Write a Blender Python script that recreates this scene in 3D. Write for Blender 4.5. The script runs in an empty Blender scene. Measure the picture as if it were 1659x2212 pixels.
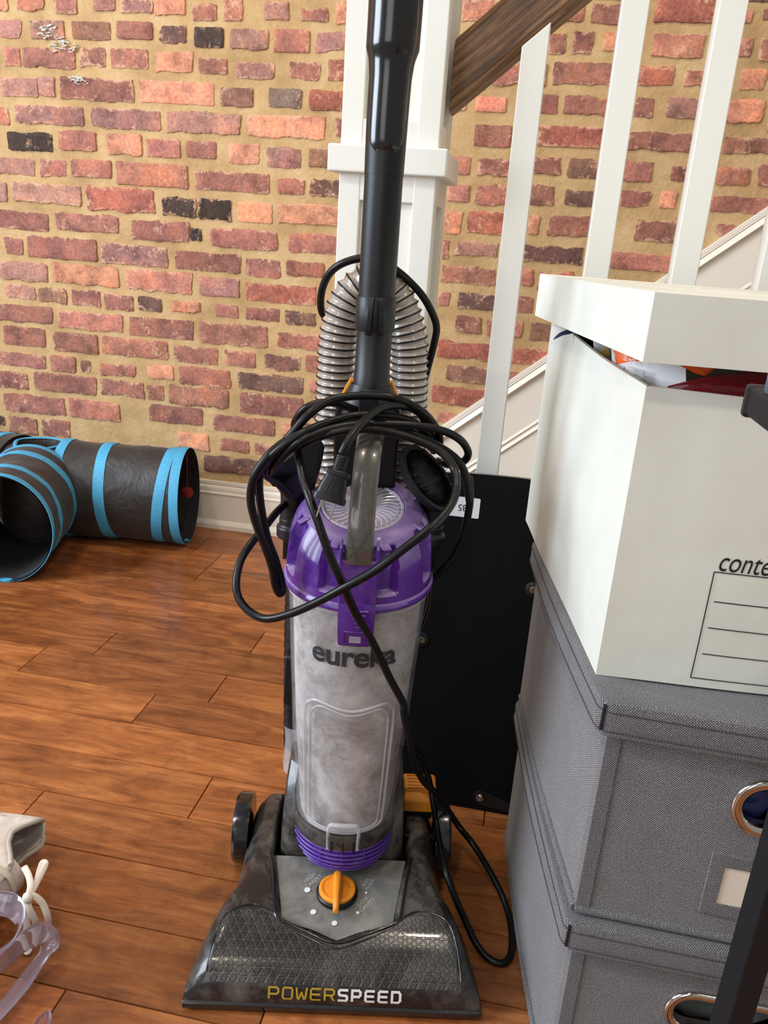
import bpy, bmesh, math, random
from mathutils import Vector, Matrix, noise as mnoise
random.seed(7)
S = bpy.context.scene
COL = S.collection
rad = math.radians

# ------------------------------------------------------------------ camera
F, CX, CY, H = 1690.0, 829.5, 1106.0, 0.8
R = Matrix(((0.9812182427836909, 0.1815079764545579, 0.06531167209509879),
            (0.12020940130080829, -0.31055198666380407, -0.942924792026419),
            (-0.1508657014280823, 0.9330660845098465, -0.3265382398281656)))
RT = R.transposed()
cd = bpy.data.cameras.new('camera')
cam = bpy.data.objects.new('camera', cd); COL.objects.link(cam)
M = Matrix((R[0], -R[1], -R[2])).transposed().to_4x4()
M.translation = Vector((0, 0, H))
cam.matrix_world = M
cd.sensor_fit = 'HORIZONTAL'; cd.sensor_width = 36.0; cd.lens = F * 36.0 / 1659.0
cd.clip_start = 0.02
S.camera = cam

# ------------------------------------------------------------------ world, lamps, exposure
S.view_settings.view_transform = 'Standard'; S.view_settings.look = 'None'
S.view_settings.exposure = 0.1; S.view_settings.gamma = 1.0
S.view_settings.use_curve_mapping = False
w = bpy.data.worlds.new('world'); S.world = w; w.use_nodes = True
w.node_tree.nodes['Background'].inputs[0].default_value = (1.0, 0.965, 0.92, 1)
w.node_tree.nodes['Background'].inputs[1].default_value = 0.33

def area(name, loc, target, sx, sy, power, color, spread=None):
    l = bpy.data.lights.new(name, 'AREA'); l.shape = 'RECTANGLE'; l.size = sx; l.size_y = sy
    l.energy = power; l.color = color
    o = bpy.data.objects.new(name, l); COL.objects.link(o); o.location = loc
    o.rotation_euler = (Vector(target) - Vector(loc)).to_track_quat('-Z', 'Y').to_euler()
    return o
area('window_light', (-2.7, -0.15, 1.55), (0.1, 0.9, 0.5), 1.4, 1.6, 118, (0.76, 0.87, 1.0))
area('door_light', (-0.9, -2.6, 1.7), (-0.2, 1.6, 0.6), 1.6, 1.8, 22, (0.97, 0.98, 1.0))
for i, (x, y, p) in enumerate(((-1.15, 0.95, 10), (0.15, 1.05, 10), (-0.5, -0.4, 10), (0.9, -0.3, 8))):
    l = bpy.data.lights.new('ceiling_lamp', 'AREA'); l.shape = 'DISK'; l.size = 0.16
    l.energy = p; l.color = (1.0, 0.86, 0.70)
    o = bpy.data.objects.new('ceiling_lamp', l); COL.objects.link(o); o.location = (x, y, 2.45)

# ------------------------------------------------------------------ pixel -> world (true distances are given per call)
def ray(x, y): return RT @ Vector(((x - CX) / F, (y - CY) / F, 1.0))
C0 = Vector((0, 0, H))
def at_y(x, y, Y): d = ray(x, y); return C0 + d * (Y / d.y)
def at_z(x, y, z): d = ray(x, y); return C0 + d * ((z - H) / d.z)
def proj(p):
    c = R @ (Vector(p) - C0); return (F * c.x / c.z + CX, F * c.y / c.z + CY)
VO = Vector((-0.12012406, 0.6237915, 0.0)); VA = rad(11.050914549956193)
VX = Vector((math.cos(VA), math.sin(VA), 0)); VY = Vector((-math.sin(VA), math.cos(VA), 0))
def L(x, y, ly):           # vacuum-local point on the plane local y = ly
    d = ray(x, y); t = ((VO - C0).dot(VY) + ly) / d.dot(VY); p = C0 + d * t - VO
    return Vector((p.dot(VX), p.dot(VY), p.z))
def LZ(x, y, z):
    p = at_z(x, y, z) - VO
    return Vector((p.dot(VX), p.dot(VY), z))

# ------------------------------------------------------------------ colours and materials
def lin(c):
    out = []
    for v in c[:3]:
        v = v / 255.0
        out.append(v / 12.92 if v <= 0.04045 else ((v + 0.055) / 1.055) ** 2.4)
    return (out[0], out[1], out[2], 1.0)

class NT:
    def __init__(self, name):
        self.m = bpy.data.materials.new(name); self.m.use_nodes = True
        self.t = self.m.node_tree; self.b = self.t.nodes['Principled BSDF']; self.out = self.t.nodes['Material Output']
    def n(self, typ, **kw):
        x = self.t.nodes.new(typ)
        for k, v in kw.items(): setattr(x, k, v)
        return x
    def l(self, a, b): self.t.links.new(a, b)
    def noise(self, scale, detail=4, rough=0.6, vec=None, dist=0.0):
        x = self.n('ShaderNodeTexNoise'); x.inputs['Scale'].default_value = scale
        x.inputs['Detail'].default_value = detail; x.inputs['Roughness'].default_value = rough
        x.inputs['Distortion'].default_value = dist
        if vec is not None: self.l(vec, x.inputs['Vector'])
        return x
    def coords(self, kind='Object', scale=(1, 1, 1), rot=(0, 0, 0), loc=(0, 0, 0)):
        tc = self.n('ShaderNodeTexCoord'); mp = self.n('ShaderNodeMapping')
        mp.inputs['Scale'].default_value = scale; mp.inputs['Rotation'].default_value = rot; mp.inputs['Location'].default_value = loc
        self.l(tc.outputs[kind], mp.inputs['Vector']); return mp.outputs['Vector']
    def ramp(self, fac, stops, interp='LINEAR'):
        x = self.n('ShaderNodeValToRGB'); e = x.color_ramp.elements; x.color_ramp.interpolation = interp
        while len(e) < len(stops): e.new(0.5)
        for i, (p, c) in enumerate(stops): e[i].position = p; e[i].color = c
        self.l(fac, x.inputs['Fac']); return x.outputs['Color']
    def mix(self, fac, a, b, mode='MIX'):
        x = self.n('ShaderNodeMix', data_type='RGBA', blend_type=mode)
        for s, v in ((x.inputs[0], fac), (x.inputs[6], a), (x.inputs[7], b)):
            if hasattr(v, 'links'): self.l(v, s)
            elif isinstance(v, (int, float)): s.default_value = v
            else: s.default_value = v
        return x.outputs[2]
    def math(self, op, a, b=0.0, c=0.0):
        x = self.n('ShaderNodeMath', operation=op)
        for s, v in zip(x.inputs, (a, b, c)):
            if hasattr(v, 'links'): self.l(v, s)
            else: s.default_value = v
        return x.outputs[0]
    def bump(self, h, strength=0.3, dist=0.001):
        x = self.n('ShaderNodeBump'); x.inputs['Strength'].default_value = strength; x.inputs['Distance'].default_value = dist
        self.l(h, x.inputs['Height']); self.l(x.outputs['Normal'], self.b.inputs['Normal']); return x
    def set(self, **kw):
        for k, v in kw.items():
            s = self.b.inputs[k.replace('_', ' ')]
            if hasattr(v, 'links'): self.l(v, s)
            else: s.default_value = v

def simple(name, rgb, rough=0.5, metal=0.0, var=0.0, vscale=20, bump=0.0, bscale=200, coat=0.0, spec=0.5, **kw):
    m = NT(name); c = lin(rgb)
    m.set(Roughness=rough, Metallic=metal, **{'Coat_Weight': coat, 'Specular_IOR_Level': spec})
    if var:
        nz = m.noise(vscale, 5)
        a = tuple(min(1, v * (1 - var)) for v in c[:3]) + (1,); b = tuple(min(1, v * (1 + var)) for v in c[:3]) + (1,)
        m.set(Base_Color=m.ramp(nz.outputs['Fac'], [(0.3, a), (0.7, b)]))
    else: m.set(Base_Color=c)
    if bump: m.bump(m.noise(bscale, 3).outputs['Fac'], bump, 0.0006)
    for k, v in kw.items(): m.set(**{k: v})
    return m.m

def dusty(name, base, dust, rough=0.45, amount=0.5, scale=9, coat=0.0, seed=0.0, top=0.0):
    m = NT(name); v = m.coords('Object', loc=(seed, seed * 2, 0))
    n1 = m.noise(scale, 8, 0.72, v, 0.8); n2 = m.noise(scale * 6, 6, 0.7, v)
    f = m.math('MULTIPLY_ADD', n1.outputs['Fac'], 0.75, m.math('MULTIPLY', n2.outputs['Fac'], 0.32))
    lo = 0.62 - 0.35 * amount
    fac = m.ramp(f, [(lo, (0, 0, 0, 1)), (lo + 0.22, (1, 1, 1, 1))])
    fm = m.math('MULTIPLY', fac, min(1, amount * 1.5))
    if top:
        ge = m.n('ShaderNodeNewGeometry'); sx = m.n('ShaderNodeSeparateXYZ'); m.l(ge.outputs['Normal'], sx.inputs[0])
        up = m.ramp(sx.outputs['Z'], [(0.25, (0, 0, 0, 1)), (0.8, (1, 1, 1, 1))])
        fm = m.math('MINIMUM', m.math('ADD', fm, m.math('MULTIPLY', m.math('MULTIPLY', up, m.math('MULTIPLY_ADD', n1.outputs['Fac'], 1.1, -0.1)), top)), 1.0)
    m.set(Base_Color=m.mix(fm, lin(base), lin(dust)), Roughness=m.math('MULTIPLY_ADD', fm, 0.4, rough), Coat_Weight=coat)
    return m.m

MT = {}
def mats():
    # brick: colour comes from each brick's own attribute
    m = NT('brick'); at = m.n('ShaderNodeAttribute', attribute_name='col')
    v = m.coords('Object')
    big = m.noise(22, 5, 0.6, v); fine = m.noise(140, 6, 0.7, v); pat = m.noise(34, 8, 0.75, v, 0.6)
    hs = m.n('ShaderNodeHueSaturation'); hs.inputs['Saturation'].default_value = 0.86; hs.inputs['Value'].default_value = 1.26; m.l(at.outputs['Color'], hs.inputs['Color'])
    var = m.noise(16, 3, 0.5, v); c1 = m.mix(0.75, hs.outputs['Color'], m.ramp(big.outputs['Fac'], [(0.28, (0.40, 0.38, 0.40, 1)), (0.48, (1, 1, 1, 1)), (0.72, (1.6, 1.45, 1.3, 1))]), 'MULTIPLY')
    c1 = m.mix(0.6, c1, m.ramp(var.outputs['Fac'], [(0.35, (0.84, 0.72, 0.74, 1)), (0.5, (1, 1, 1, 1)), (0.65, (1.22, 1.0, 0.82, 1))]), 'MULTIPLY')
    c2 = m.mix(0.7, c1, m.ramp(fine.outputs['Fac'], [(0.32, (0.5, 0.47, 0.46, 1)), (0.65, (1.3, 1.28, 1.26, 1))]), 'MULTIPLY')
    crk = m.noise(60, 7, 0.8, v, 2.0); c2 = m.mix(1.0, c2, m.ramp(crk.outputs['Fac'], [(0.30, (0.35, 0.32, 0.32, 1)), (0.37, (1, 1, 1, 1))]), 'MULTIPLY')
    f = m.math('ADD', m.math('MULTIPLY', pat.outputs['Fac'], 0.8), m.math('MULTIPLY', fine.outputs['Fac'], 0.22))
    pf = m.math('ADD', f, m.math('MULTIPLY', m.math('SUBTRACT', at.outputs['Alpha'], 0.45), 0.16))
    fac = m.ramp(pf, [(0.535, (0, 0, 0, 1)), (0.615, (1, 1, 1, 1))])
    m.set(Base_Color=m.mix(m.math('MULTIPLY', fac, 0.75), c2, lin((214, 172, 140))), Roughness=0.88, Specular_IOR_Level=0.25)
    m.bump(m.math('ADD', big.outputs['Fac'], m.math('MULTIPLY', fine.outputs['Fac'], 0.5)), 0.65, 0.004)
    MT['brick'] = m.m
    m = NT('mortar'); v = m.coords('Object')
    a = m.noise(9, 4, 0.6, v); b = m.noise(90, 8, 0.7, v); c = m.noise(420, 3, 0.6, v)
    col = m.ramp(a.outputs['Fac'], [(0.3, lin((172, 140, 98))), (0.5, lin((193, 160, 114))), (0.72, lin((208, 178, 134)))])
    col = m.mix(0.22, col, m.ramp(b.outputs['Fac'], [(0.3, (0.6, 0.58, 0.55, 1)), (0.6, (1.1, 1.1, 1.1, 1))]), 'MULTIPLY')
    m.set(Base_Color=col, Roughness=0.95, Specular_IOR_Level=0.15)
    lump = m.noise(26, 5, 0.6, v, 0.5)
    m.bump(m.math('ADD', m.math('MULTIPLY', lump.outputs['Fac'], 2.2), m.math('ADD', b.outputs['Fac'], m.math('MULTIPLY', c.outputs['Fac'], 0.35))), 0.55, 0.004)
    MT['mortar'] = m.m
    MT['paint_splash'] = simple('paint_splash', (232, 230, 224), 0.7)
    # floor planks
    m = NT('floor_plank'); at = m.n('ShaderNodeAttribute', attribute_name='col')
    tc = m.n('ShaderNodeTexCoord'); ad = m.n('ShaderNodeVectorMath', operation='ADD'); sc = m.n('ShaderNodeVectorMath', operation='MULTIPLY')
    sep = m.n('ShaderNodeSeparateColor'); m.l(at.outputs['Color'], sep.inputs['Color'])
    cmb = m.n('ShaderNodeCombineXYZ'); m.l(m.math('MULTIPLY', sep.outputs['Green'], 37.0), cmb.inputs['X']); m.l(m.math('MULTIPLY', sep.outputs['Blue'], 19.0), cmb.inputs['Y'])
    m.l(tc.outputs['Object'], ad.inputs[0]); m.l(cmb.outputs[0], ad.inputs[1])
    sc.inputs[1].default_value = (1.0, 5.5, 1.0); m.l(ad.outputs[0], sc.inputs[0])
    g1 = m.noise(6, 6, 0.65, sc.outputs[0], 1.2); g2 = m.noise(55, 5, 0.7, sc.outputs[0], 0.5); blot = m.noise(14, 5, 0.6, ad.outputs[0], 1.0)
    sc2 = m.n('ShaderNodeVectorMath', operation='MULTIPLY'); sc2.inputs[1].default_value = (12.0, 160.0, 1.0); m.l(ad.outputs[0], sc2.inputs[0])
    g3 = m.noise(1.0, 4, 0.7, sc2.outputs[0], 0.4)
    col = m.ramp(g1.outputs['Fac'], [(0.28, lin((104, 56, 26))), (0.5, lin((146, 86, 44))), (0.72, lin((178, 114, 64)))])
    col = m.mix(0.45, col, m.ramp(g3.outputs['Fac'], [(0.32, (0.62, 0.56, 0.5, 1)), (0.6, (1.12, 1.1, 1.08, 1))]), 'MULTIPLY')
    col = m.mix(0.5, col, m.ramp(blot.outputs['Fac'], [(0.33, (0.45, 0.38, 0.34, 1)), (0.5, (1, 1, 1, 1))]), 'MULTIPLY')
    tint = m.n('ShaderNodeCombineColor')
    for k in ('Red', 'Green', 'Blue'): m.l(m.math('MULTIPLY_ADD', sep.outputs['Red'], 0.5, 0.72), tint.inputs[k])
    col = m.mix(1.0, col, tint.outputs[0], 'MULTIPLY')
    m.set(Base_Color=col, Roughness=m.math('MULTIPLY_ADD', g2.outputs['Fac'], 0.22, 0.24), Specular_IOR_Level=0.5, Coat_Weight=0.15)
    m.bump(m.math('ADD', m.math('MULTIPLY', g1.outputs['Fac'], 1.0), m.math('MULTIPLY', blot.outputs['Fac'], 0.8)), 0.35, 0.003)
    MT['plank'] = m.m
    MT['floor_gap'] = simple('floor_gap', (30, 16, 9), 0.9)
    # painted trim
    m = NT('white_paint'); v = m.coords('Object', scale=(60, 60, 3)); n = m.noise(3, 4, 0.6, v)
    m.set(Base_Color=lin((226, 224, 214)), Roughness=0.38); m.bump(n.outputs['Fac'], 0.12, 0.0012); MT['white'] = m.m
    m = NT('trim_paint'); m.set(Base_Color=lin((228, 220, 206)), Roughness=0.35); MT['trim'] = m.m
    # dark stained oak rail (grain runs along local x)
    m = NT('dark_oak'); v = m.coords('Object', scale=(3, 60, 60)); n = m.noise(2.5, 7, 0.75, v, 0.5)
    v2 = m.coords('Object', scale=(10, 260, 260)); n2 = m.noise(1.5, 4, 0.7, v2)
    col = m.ramp(n.outputs['Fac'], [(0.32, lin((50, 34, 21))), (0.5, lin((114, 82, 53))), (0.68, lin((158, 120, 82)))])
    col = m.mix(0.6, col, m.ramp(n2.outputs['Fac'], [(0.4, (0.35, 0.32, 0.3, 1)), (0.56, (1.1, 1.1, 1.1, 1))]), 'MULTIPLY')
    m.set(Base_Color=col, Roughness=0.45); m.bump(n2.outputs['Fac'], 0.3, 0.001); MT['oak'] = m.m
    # woven grey fabric
    for nm, k in (('fabric', 1.0), ('fabric_band', 0.92)):
        m = NT(nm); tc = m.n('ShaderNodeTexCoord')
        def wave(rot, scale):
            mp = m.n('ShaderNodeMapping'); mp.inputs['Rotation'].default_value = rot; m.l(tc.outputs['UV'], mp.inputs['Vector'])
            wv = m.n('ShaderNodeTexWave'); wv.inputs['Scale'].default_value = scale; wv.inputs['Distortion'].default_value = 1.2; wv.inputs['Detail'].default_value = 2; wv.inputs['Detail Scale'].default_value = 3
            m.l(mp.outputs[0], wv.inputs['Vector']); return wv.outputs['Fac']
        a = wave((0, 0, rad(38)), 200); b = wave((0, 0, rad(-52)), 200)
        wv = m.math('MULTIPLY', a, b)
        n = m.noise(40, 5, 0.65, tc.outputs['UV']); n2 = m.noise(700, 2, 0.6, tc.outputs['UV'])
        f = m.math('ADD', m.math('MULTIPLY', wv, 0.75), m.math('MULTIPLY', m.math('SUBTRACT', n2.outputs['Fac'], 0.5), 0.9))
        col = m.ramp(f, [(0.05, lin((76 * k, 75 * k, 80 * k))), (0.3, lin((124 * k, 122 * k, 124 * k))), (0.75, lin((212 * k, 208 * k, 203 * k)))])
        col = m.mix(0.35, col, m.ramp(n.outputs['Fac'], [(0.3, (0.75, 0.74, 0.75, 1)), (0.7, (1.15, 1.14, 1.12, 1))]), 'MULTIPLY')
        m.set(Base_Color=col, Roughness=0.95, Specular_IOR_Level=0.1, Sheen_Weight=0.2); m.bump(wv, 0.5, 0.0006); MT[nm] = m.m
    MT['stitch'] = simple('stitch', (72, 64, 72), 0.9)
    m = NT('cardboard_white'); v = m.coords('Object', scale=(1, 1, 1)); n = m.noise(6, 4, 0.6, v); n2 = m.noise(240, 2, 0.6, v)
    m.set(Base_Color=m.ramp(n.outputs['Fac'], [(0.3, lin((204, 204, 192))), (0.7, lin((222, 223, 213)))]), Roughness=0.7); m.bump(m.math('ADD', n.outputs['Fac'], m.math('MULTIPLY', n2.outputs['Fac'], 0.05)), 0.25, 0.004); MT['card'] = m.m
    MT['ink'] = simple('ink', (24, 24, 30), 0.6)
    MT['kraft'] = simple('kraft', (206, 192, 172), 0.85)
    MT['brass'] = simple('brass', (120, 104, 78), 0.4, 0.8)
    MT['card_tag'] = simple('card_tag', (222, 212, 196), 0.6)
    MT['chrome'] = simple('chrome', (205, 200, 192), 0.12, 1.0)
    # vacuum plastics
    MT['body_dark'] = dusty('body_dark', (27, 26, 26), (128, 122, 114), 0.30, 0.36, 9, 0.2)
    MT['body_gloss'] = dusty('body_gloss', (22, 22, 23), (70, 66, 62), 0.16, 0.2, 8, 0.5, 3.0)
    MT['panel'] = dusty('panel', (98, 98, 96), (146, 140, 130), 0.5, 0.5, 12, 0, 5.0)
    MT['black'] = simple('black_plastic', (13, 13, 15), 0.42, var=0.15, spec=0.4)
    MT['satin'] = simple('satin_black', (14, 15, 18), 0.4, bump=0.1, bscale=900, spec=0.38)
    MT['gloss'] = simple('gloss_black', (20, 18, 17), 0.2, coat=0.25)
    MT['cord'] = simple('cord_rubber', (8, 8, 9), 0.36, spec=0.28)
    MT['orange'] = simple('orange_plastic', (226, 142, 38), 0.35, var=0.12, vscale=30)
    MT['purple'] = dusty('purple_plastic', (80, 36, 134), (172, 152, 180), 0.24, 0.17, 11, 0.25, 1.0, 0.85)
    MT['purple_vent'] = dusty('purple_vent', (80, 44, 138), (150, 138, 160), 0.35, 0.25, 20, 0.1, 2.0)
    m = NT('gunmetal'); n = m.noise(30, 6, 0.7)
    m.set(Base_Color=m.ramp(n.outputs['Fac'], [(0.3, lin((70, 68, 63))), (0.75, lin((104, 100, 92)))]), Metallic=0.25, Roughness=0.26, Coat_Weight=0.6); MT['gunmetal'] = m.m
    # dust inside the cup
    m = NT('dust_layer'); v = m.coords('Object'); a = m.noise(8, 7, 0.65, v, 1.8); b = m.noise(55, 7, 0.75, v, 0.8)
    f = m.math('ADD', m.math('MULTIPLY', a.outputs['Fac'], 0.7), m.math('MULTIPLY', b.outputs['Fac'], 0.3))
    m.set(Base_Color=m.ramp(f, [(0.30, lin((84, 77, 71))), (0.45, lin((128, 121, 115))), (0.55, lin((168, 164, 160))), (0.68, lin((206, 204, 202)))]), Roughness=0.9); m.bump(b.outputs['Fac'], 0.4, 0.002); MT['dust'] = m.m
    m = NT('clear_plastic_cup'); n = m.noise(16, 7, 0.7, m.coords('Object'), 1.0)
    m.set(Base_Color=lin((222, 222, 228)), Roughness=0.14, Coat_Weight=0.4, Alpha=m.ramp(n.outputs['Fac'], [(0.35, (0.08, 0.08, 0.08, 1)), (0.7, (0.36, 0.36, 0.36, 1))])); MT['clear'] = m.m
    m = NT('clear_plastic'); m.set(Base_Color=lin((214, 210, 214)), Roughness=0.1, Alpha=0.38, Coat_Weight=0.5); MT['clear2'] = m.m
    m = NT('clear_disc'); m.set(Base_Color=lin((196, 186, 200)), Roughness=0.2, Coat_Weight=0.6); MT['disc'] = m.m
    m = NT('hose_plastic'); m.set(Base_Color=lin((178, 166, 154)), Roughness=0.18, Coat_Weight=0.6, Subsurface_Weight=0.0, Transmission_Weight=0.12); MT['hose'] = m.m
    MT['gold_print'] = simple('gold_print', (176, 146, 48), 0.4)
    MT['white_print'] = simple('white_print', (225, 225, 224), 0.5)
    MT['grey_print'] = simple('grey_print', (168, 168, 166), 0.6)
    MT['dark_print'] = simple('dark_print', (40, 46, 54), 0.4)
    m = NT('grille'); tc = m.n('ShaderNodeTexCoord')
    ds = []
    for ang in (0, 60, 120):
        mp = m.n('ShaderNodeMapping'); mp.inputs['Rotation'].default_value = (0, 0, rad(ang)); m.l(tc.outputs['UV'], mp.inputs['Vector'])
        sx = m.n('ShaderNodeSeparateXYZ'); m.l(mp.outputs[0], sx.inputs[0])
        fr = m.math('FRACT', m.math('MULTIPLY', sx.outputs['Y'], 112.0)); ds.append(m.math('MINIMUM', fr, m.math('SUBTRACT', 1.0, fr)))
    dmin = m.math('MINIMUM', m.math('MINIMUM', ds[0], ds[1]), ds[2])
    hgt = m.ramp(dmin, [(0.05, (0, 0, 0, 1)), (0.13, (1, 1, 1, 1))]); line = m.ramp(dmin, [(0.02, (1, 1, 1, 1)), (0.12, (0, 0, 0, 1))])
    nz = m.noise(10, 7, 0.7, m.coords('Object'), 0.8)
    dcol = m.ramp(nz.outputs['Fac'], [(0.42, lin((34, 33, 32))), (0.68, lin((96, 92, 86)))])
    m.set(Base_Color=m.mix(m.math('MULTIPLY', line, 0.45), dcol, lin((88, 84, 80))), Roughness=0.22, Coat_Weight=0.2); m.bump(hgt, 0.9, 0.0016); MT['grille'] = m.m
    MT['bristle'] = simple('bristle', (30, 30, 33), 0.3)
    m = NT('lint'); n = m.noise(180, 6, 0.7); m.set(Base_Color=m.ramp(n.outputs['Fac'], [(0.36, lin((150, 36, 52))), (0.5, lin((176, 150, 146))), (0.66, lin((214, 206, 200)))]), Roughness=1.0); m.bump(n.outputs['Fac'], 1.0, 0.003); MT['lint'] = m.m
    MT['steel'] = simple('steel', (190, 184, 174), 0.25, 1.0)
    # board, stand
    MT['board'] = simple('board_black', (7, 7, 8), 0.7, var=0.1, vscale=8, spec=0.12)
    MT['board_edge'] = simple('board_edge', (112, 108, 104), 0.6)
    MT['stand'] = simple('stand_metal', (19, 20, 22), 0.55, spec=0.3)
    MT['stand_knob'] = simple('stand_knob', (70, 82, 98), 0.6)
    MT['sticker'] = simple('sticker', (214, 212, 214), 0.4)
    # tunnel
    m = NT('tunnel_fabric'); v = m.coords('Object'); n = m.noise(12, 5, 0.6, v, 1.0)
    m.set(Base_Color=m.ramp(n.outputs['Fac'], [(0.3, lin((32, 28, 26))), (0.7, lin((50, 44, 41)))]), Roughness=0.5, Sheen_Weight=0.1); m.bump(n.outputs['Fac'], 0.6, 0.012); MT['tunnel'] = m.m
    MT['tunnel_in'] = simple('tunnel_lining', (26, 26, 28), 0.75)
    m = NT('blue_binding'); v = m.coords('Object'); n = m.noise(500, 2, 0.5, v); m.set(Base_Color=m.ramp(n.outputs['Fac'], [(0.3, lin((52, 140, 184))), (0.7, lin((88, 178, 216)))]), Roughness=0.6); m.bump(n.outputs['Fac'], 0.4, 0.001); MT['blue'] = m.m
    m = NT('pompom_red'); n = m.noise(300, 4, 0.7); m.set(Base_Color=m.ramp(n.outputs['Fac'], [(0.3, lin((140, 24, 28))), (0.7, lin((206, 56, 56)))]), Roughness=1.0); m.bump(n.outputs['Fac'], 1.0, 0.004); MT['red'] = m.m
    # shoe, strap
    m = NT('shoe_leather'); n = m.noise(350, 3, 0.6); n2 = m.noise(14, 4); m.set(Base_Color=m.ramp(n2.outputs['Fac'], [(0.3, lin((206, 196, 188))), (0.7, lin((226, 219, 212)))]), Roughness=0.5); m.bump(n.outputs['Fac'], 0.15, 0.0006); MT['leather'] = m.m
    m = NT('shoe_lining'); n = m.noise(500, 2); m.set(Base_Color=m.ramp(n.outputs['Fac'], [(0.3, lin((148, 140, 130))), (0.7, lin((186, 178, 168)))]), Roughness=0.95); MT['lining'] = m.m
    m = NT('lace_cotton'); n = m.noise(900, 2); m.set(Base_Color=m.ramp(n.outputs['Fac'], [(0.3, lin((206, 196, 180))), (0.7, lin((236, 228, 216)))]), Roughness=0.95); m.bump(n.outputs['Fac'], 0.4, 0.0006); MT['lace'] = m.m
    m = NT('lilac_vinyl'); m.set(Base_Color=lin((226, 218, 236)), Roughness=0.05, Transmission_Weight=0.9, IOR=1.35, Coat_Weight=0.5); MT['vinyl'] = m.m
    MT['orange_pouch'] = simple('orange_pouch', (240, 98, 34), 0.25, coat=0.5)
    MT['white_pouch'] = simple('white_pouch', (214, 210, 208), 0.3, coat=0.3)
    m = NT('red_film'); n = m.noise(30, 4, 0.6, None, 2.0); m.set(Base_Color=m.ramp(n.outputs['Fac'], [(0.3, lin((128, 18, 34))), (0.7, lin((206, 44, 62)))]), Roughness=0.15, Coat_Weight=0.6); m.bump(n.outputs['Fac'], 1.0, 0.01); MT['red_film'] = m.m
    m = NT('clear_film'); n = m.noise(45, 3, 0.6, None, 2.5); m.set(Base_Color=lin((196, 204, 208)), Roughness=0.12, Coat_Weight=0.7, Alpha=0.55); m.bump(n.outputs['Fac'], 1.0, 0.01); MT['film'] = m.m
    m = NT('blue_film'); n = m.noise(45, 3, 0.6, None, 2.0); m.set(Base_Color=m.ramp(n.outputs['Fac'], [(0.3, lin((28, 44, 110))), (0.7, lin((66, 92, 168)))]), Roughness=0.2, Coat_Weight=0.5); m.bump(n.outputs['Fac'], 0.8, 0.01); MT['blue_film'] = m.m
    MT['yellow_print'] = simple('yellow_print', (232, 186, 40), 0.4)
mats()

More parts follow.
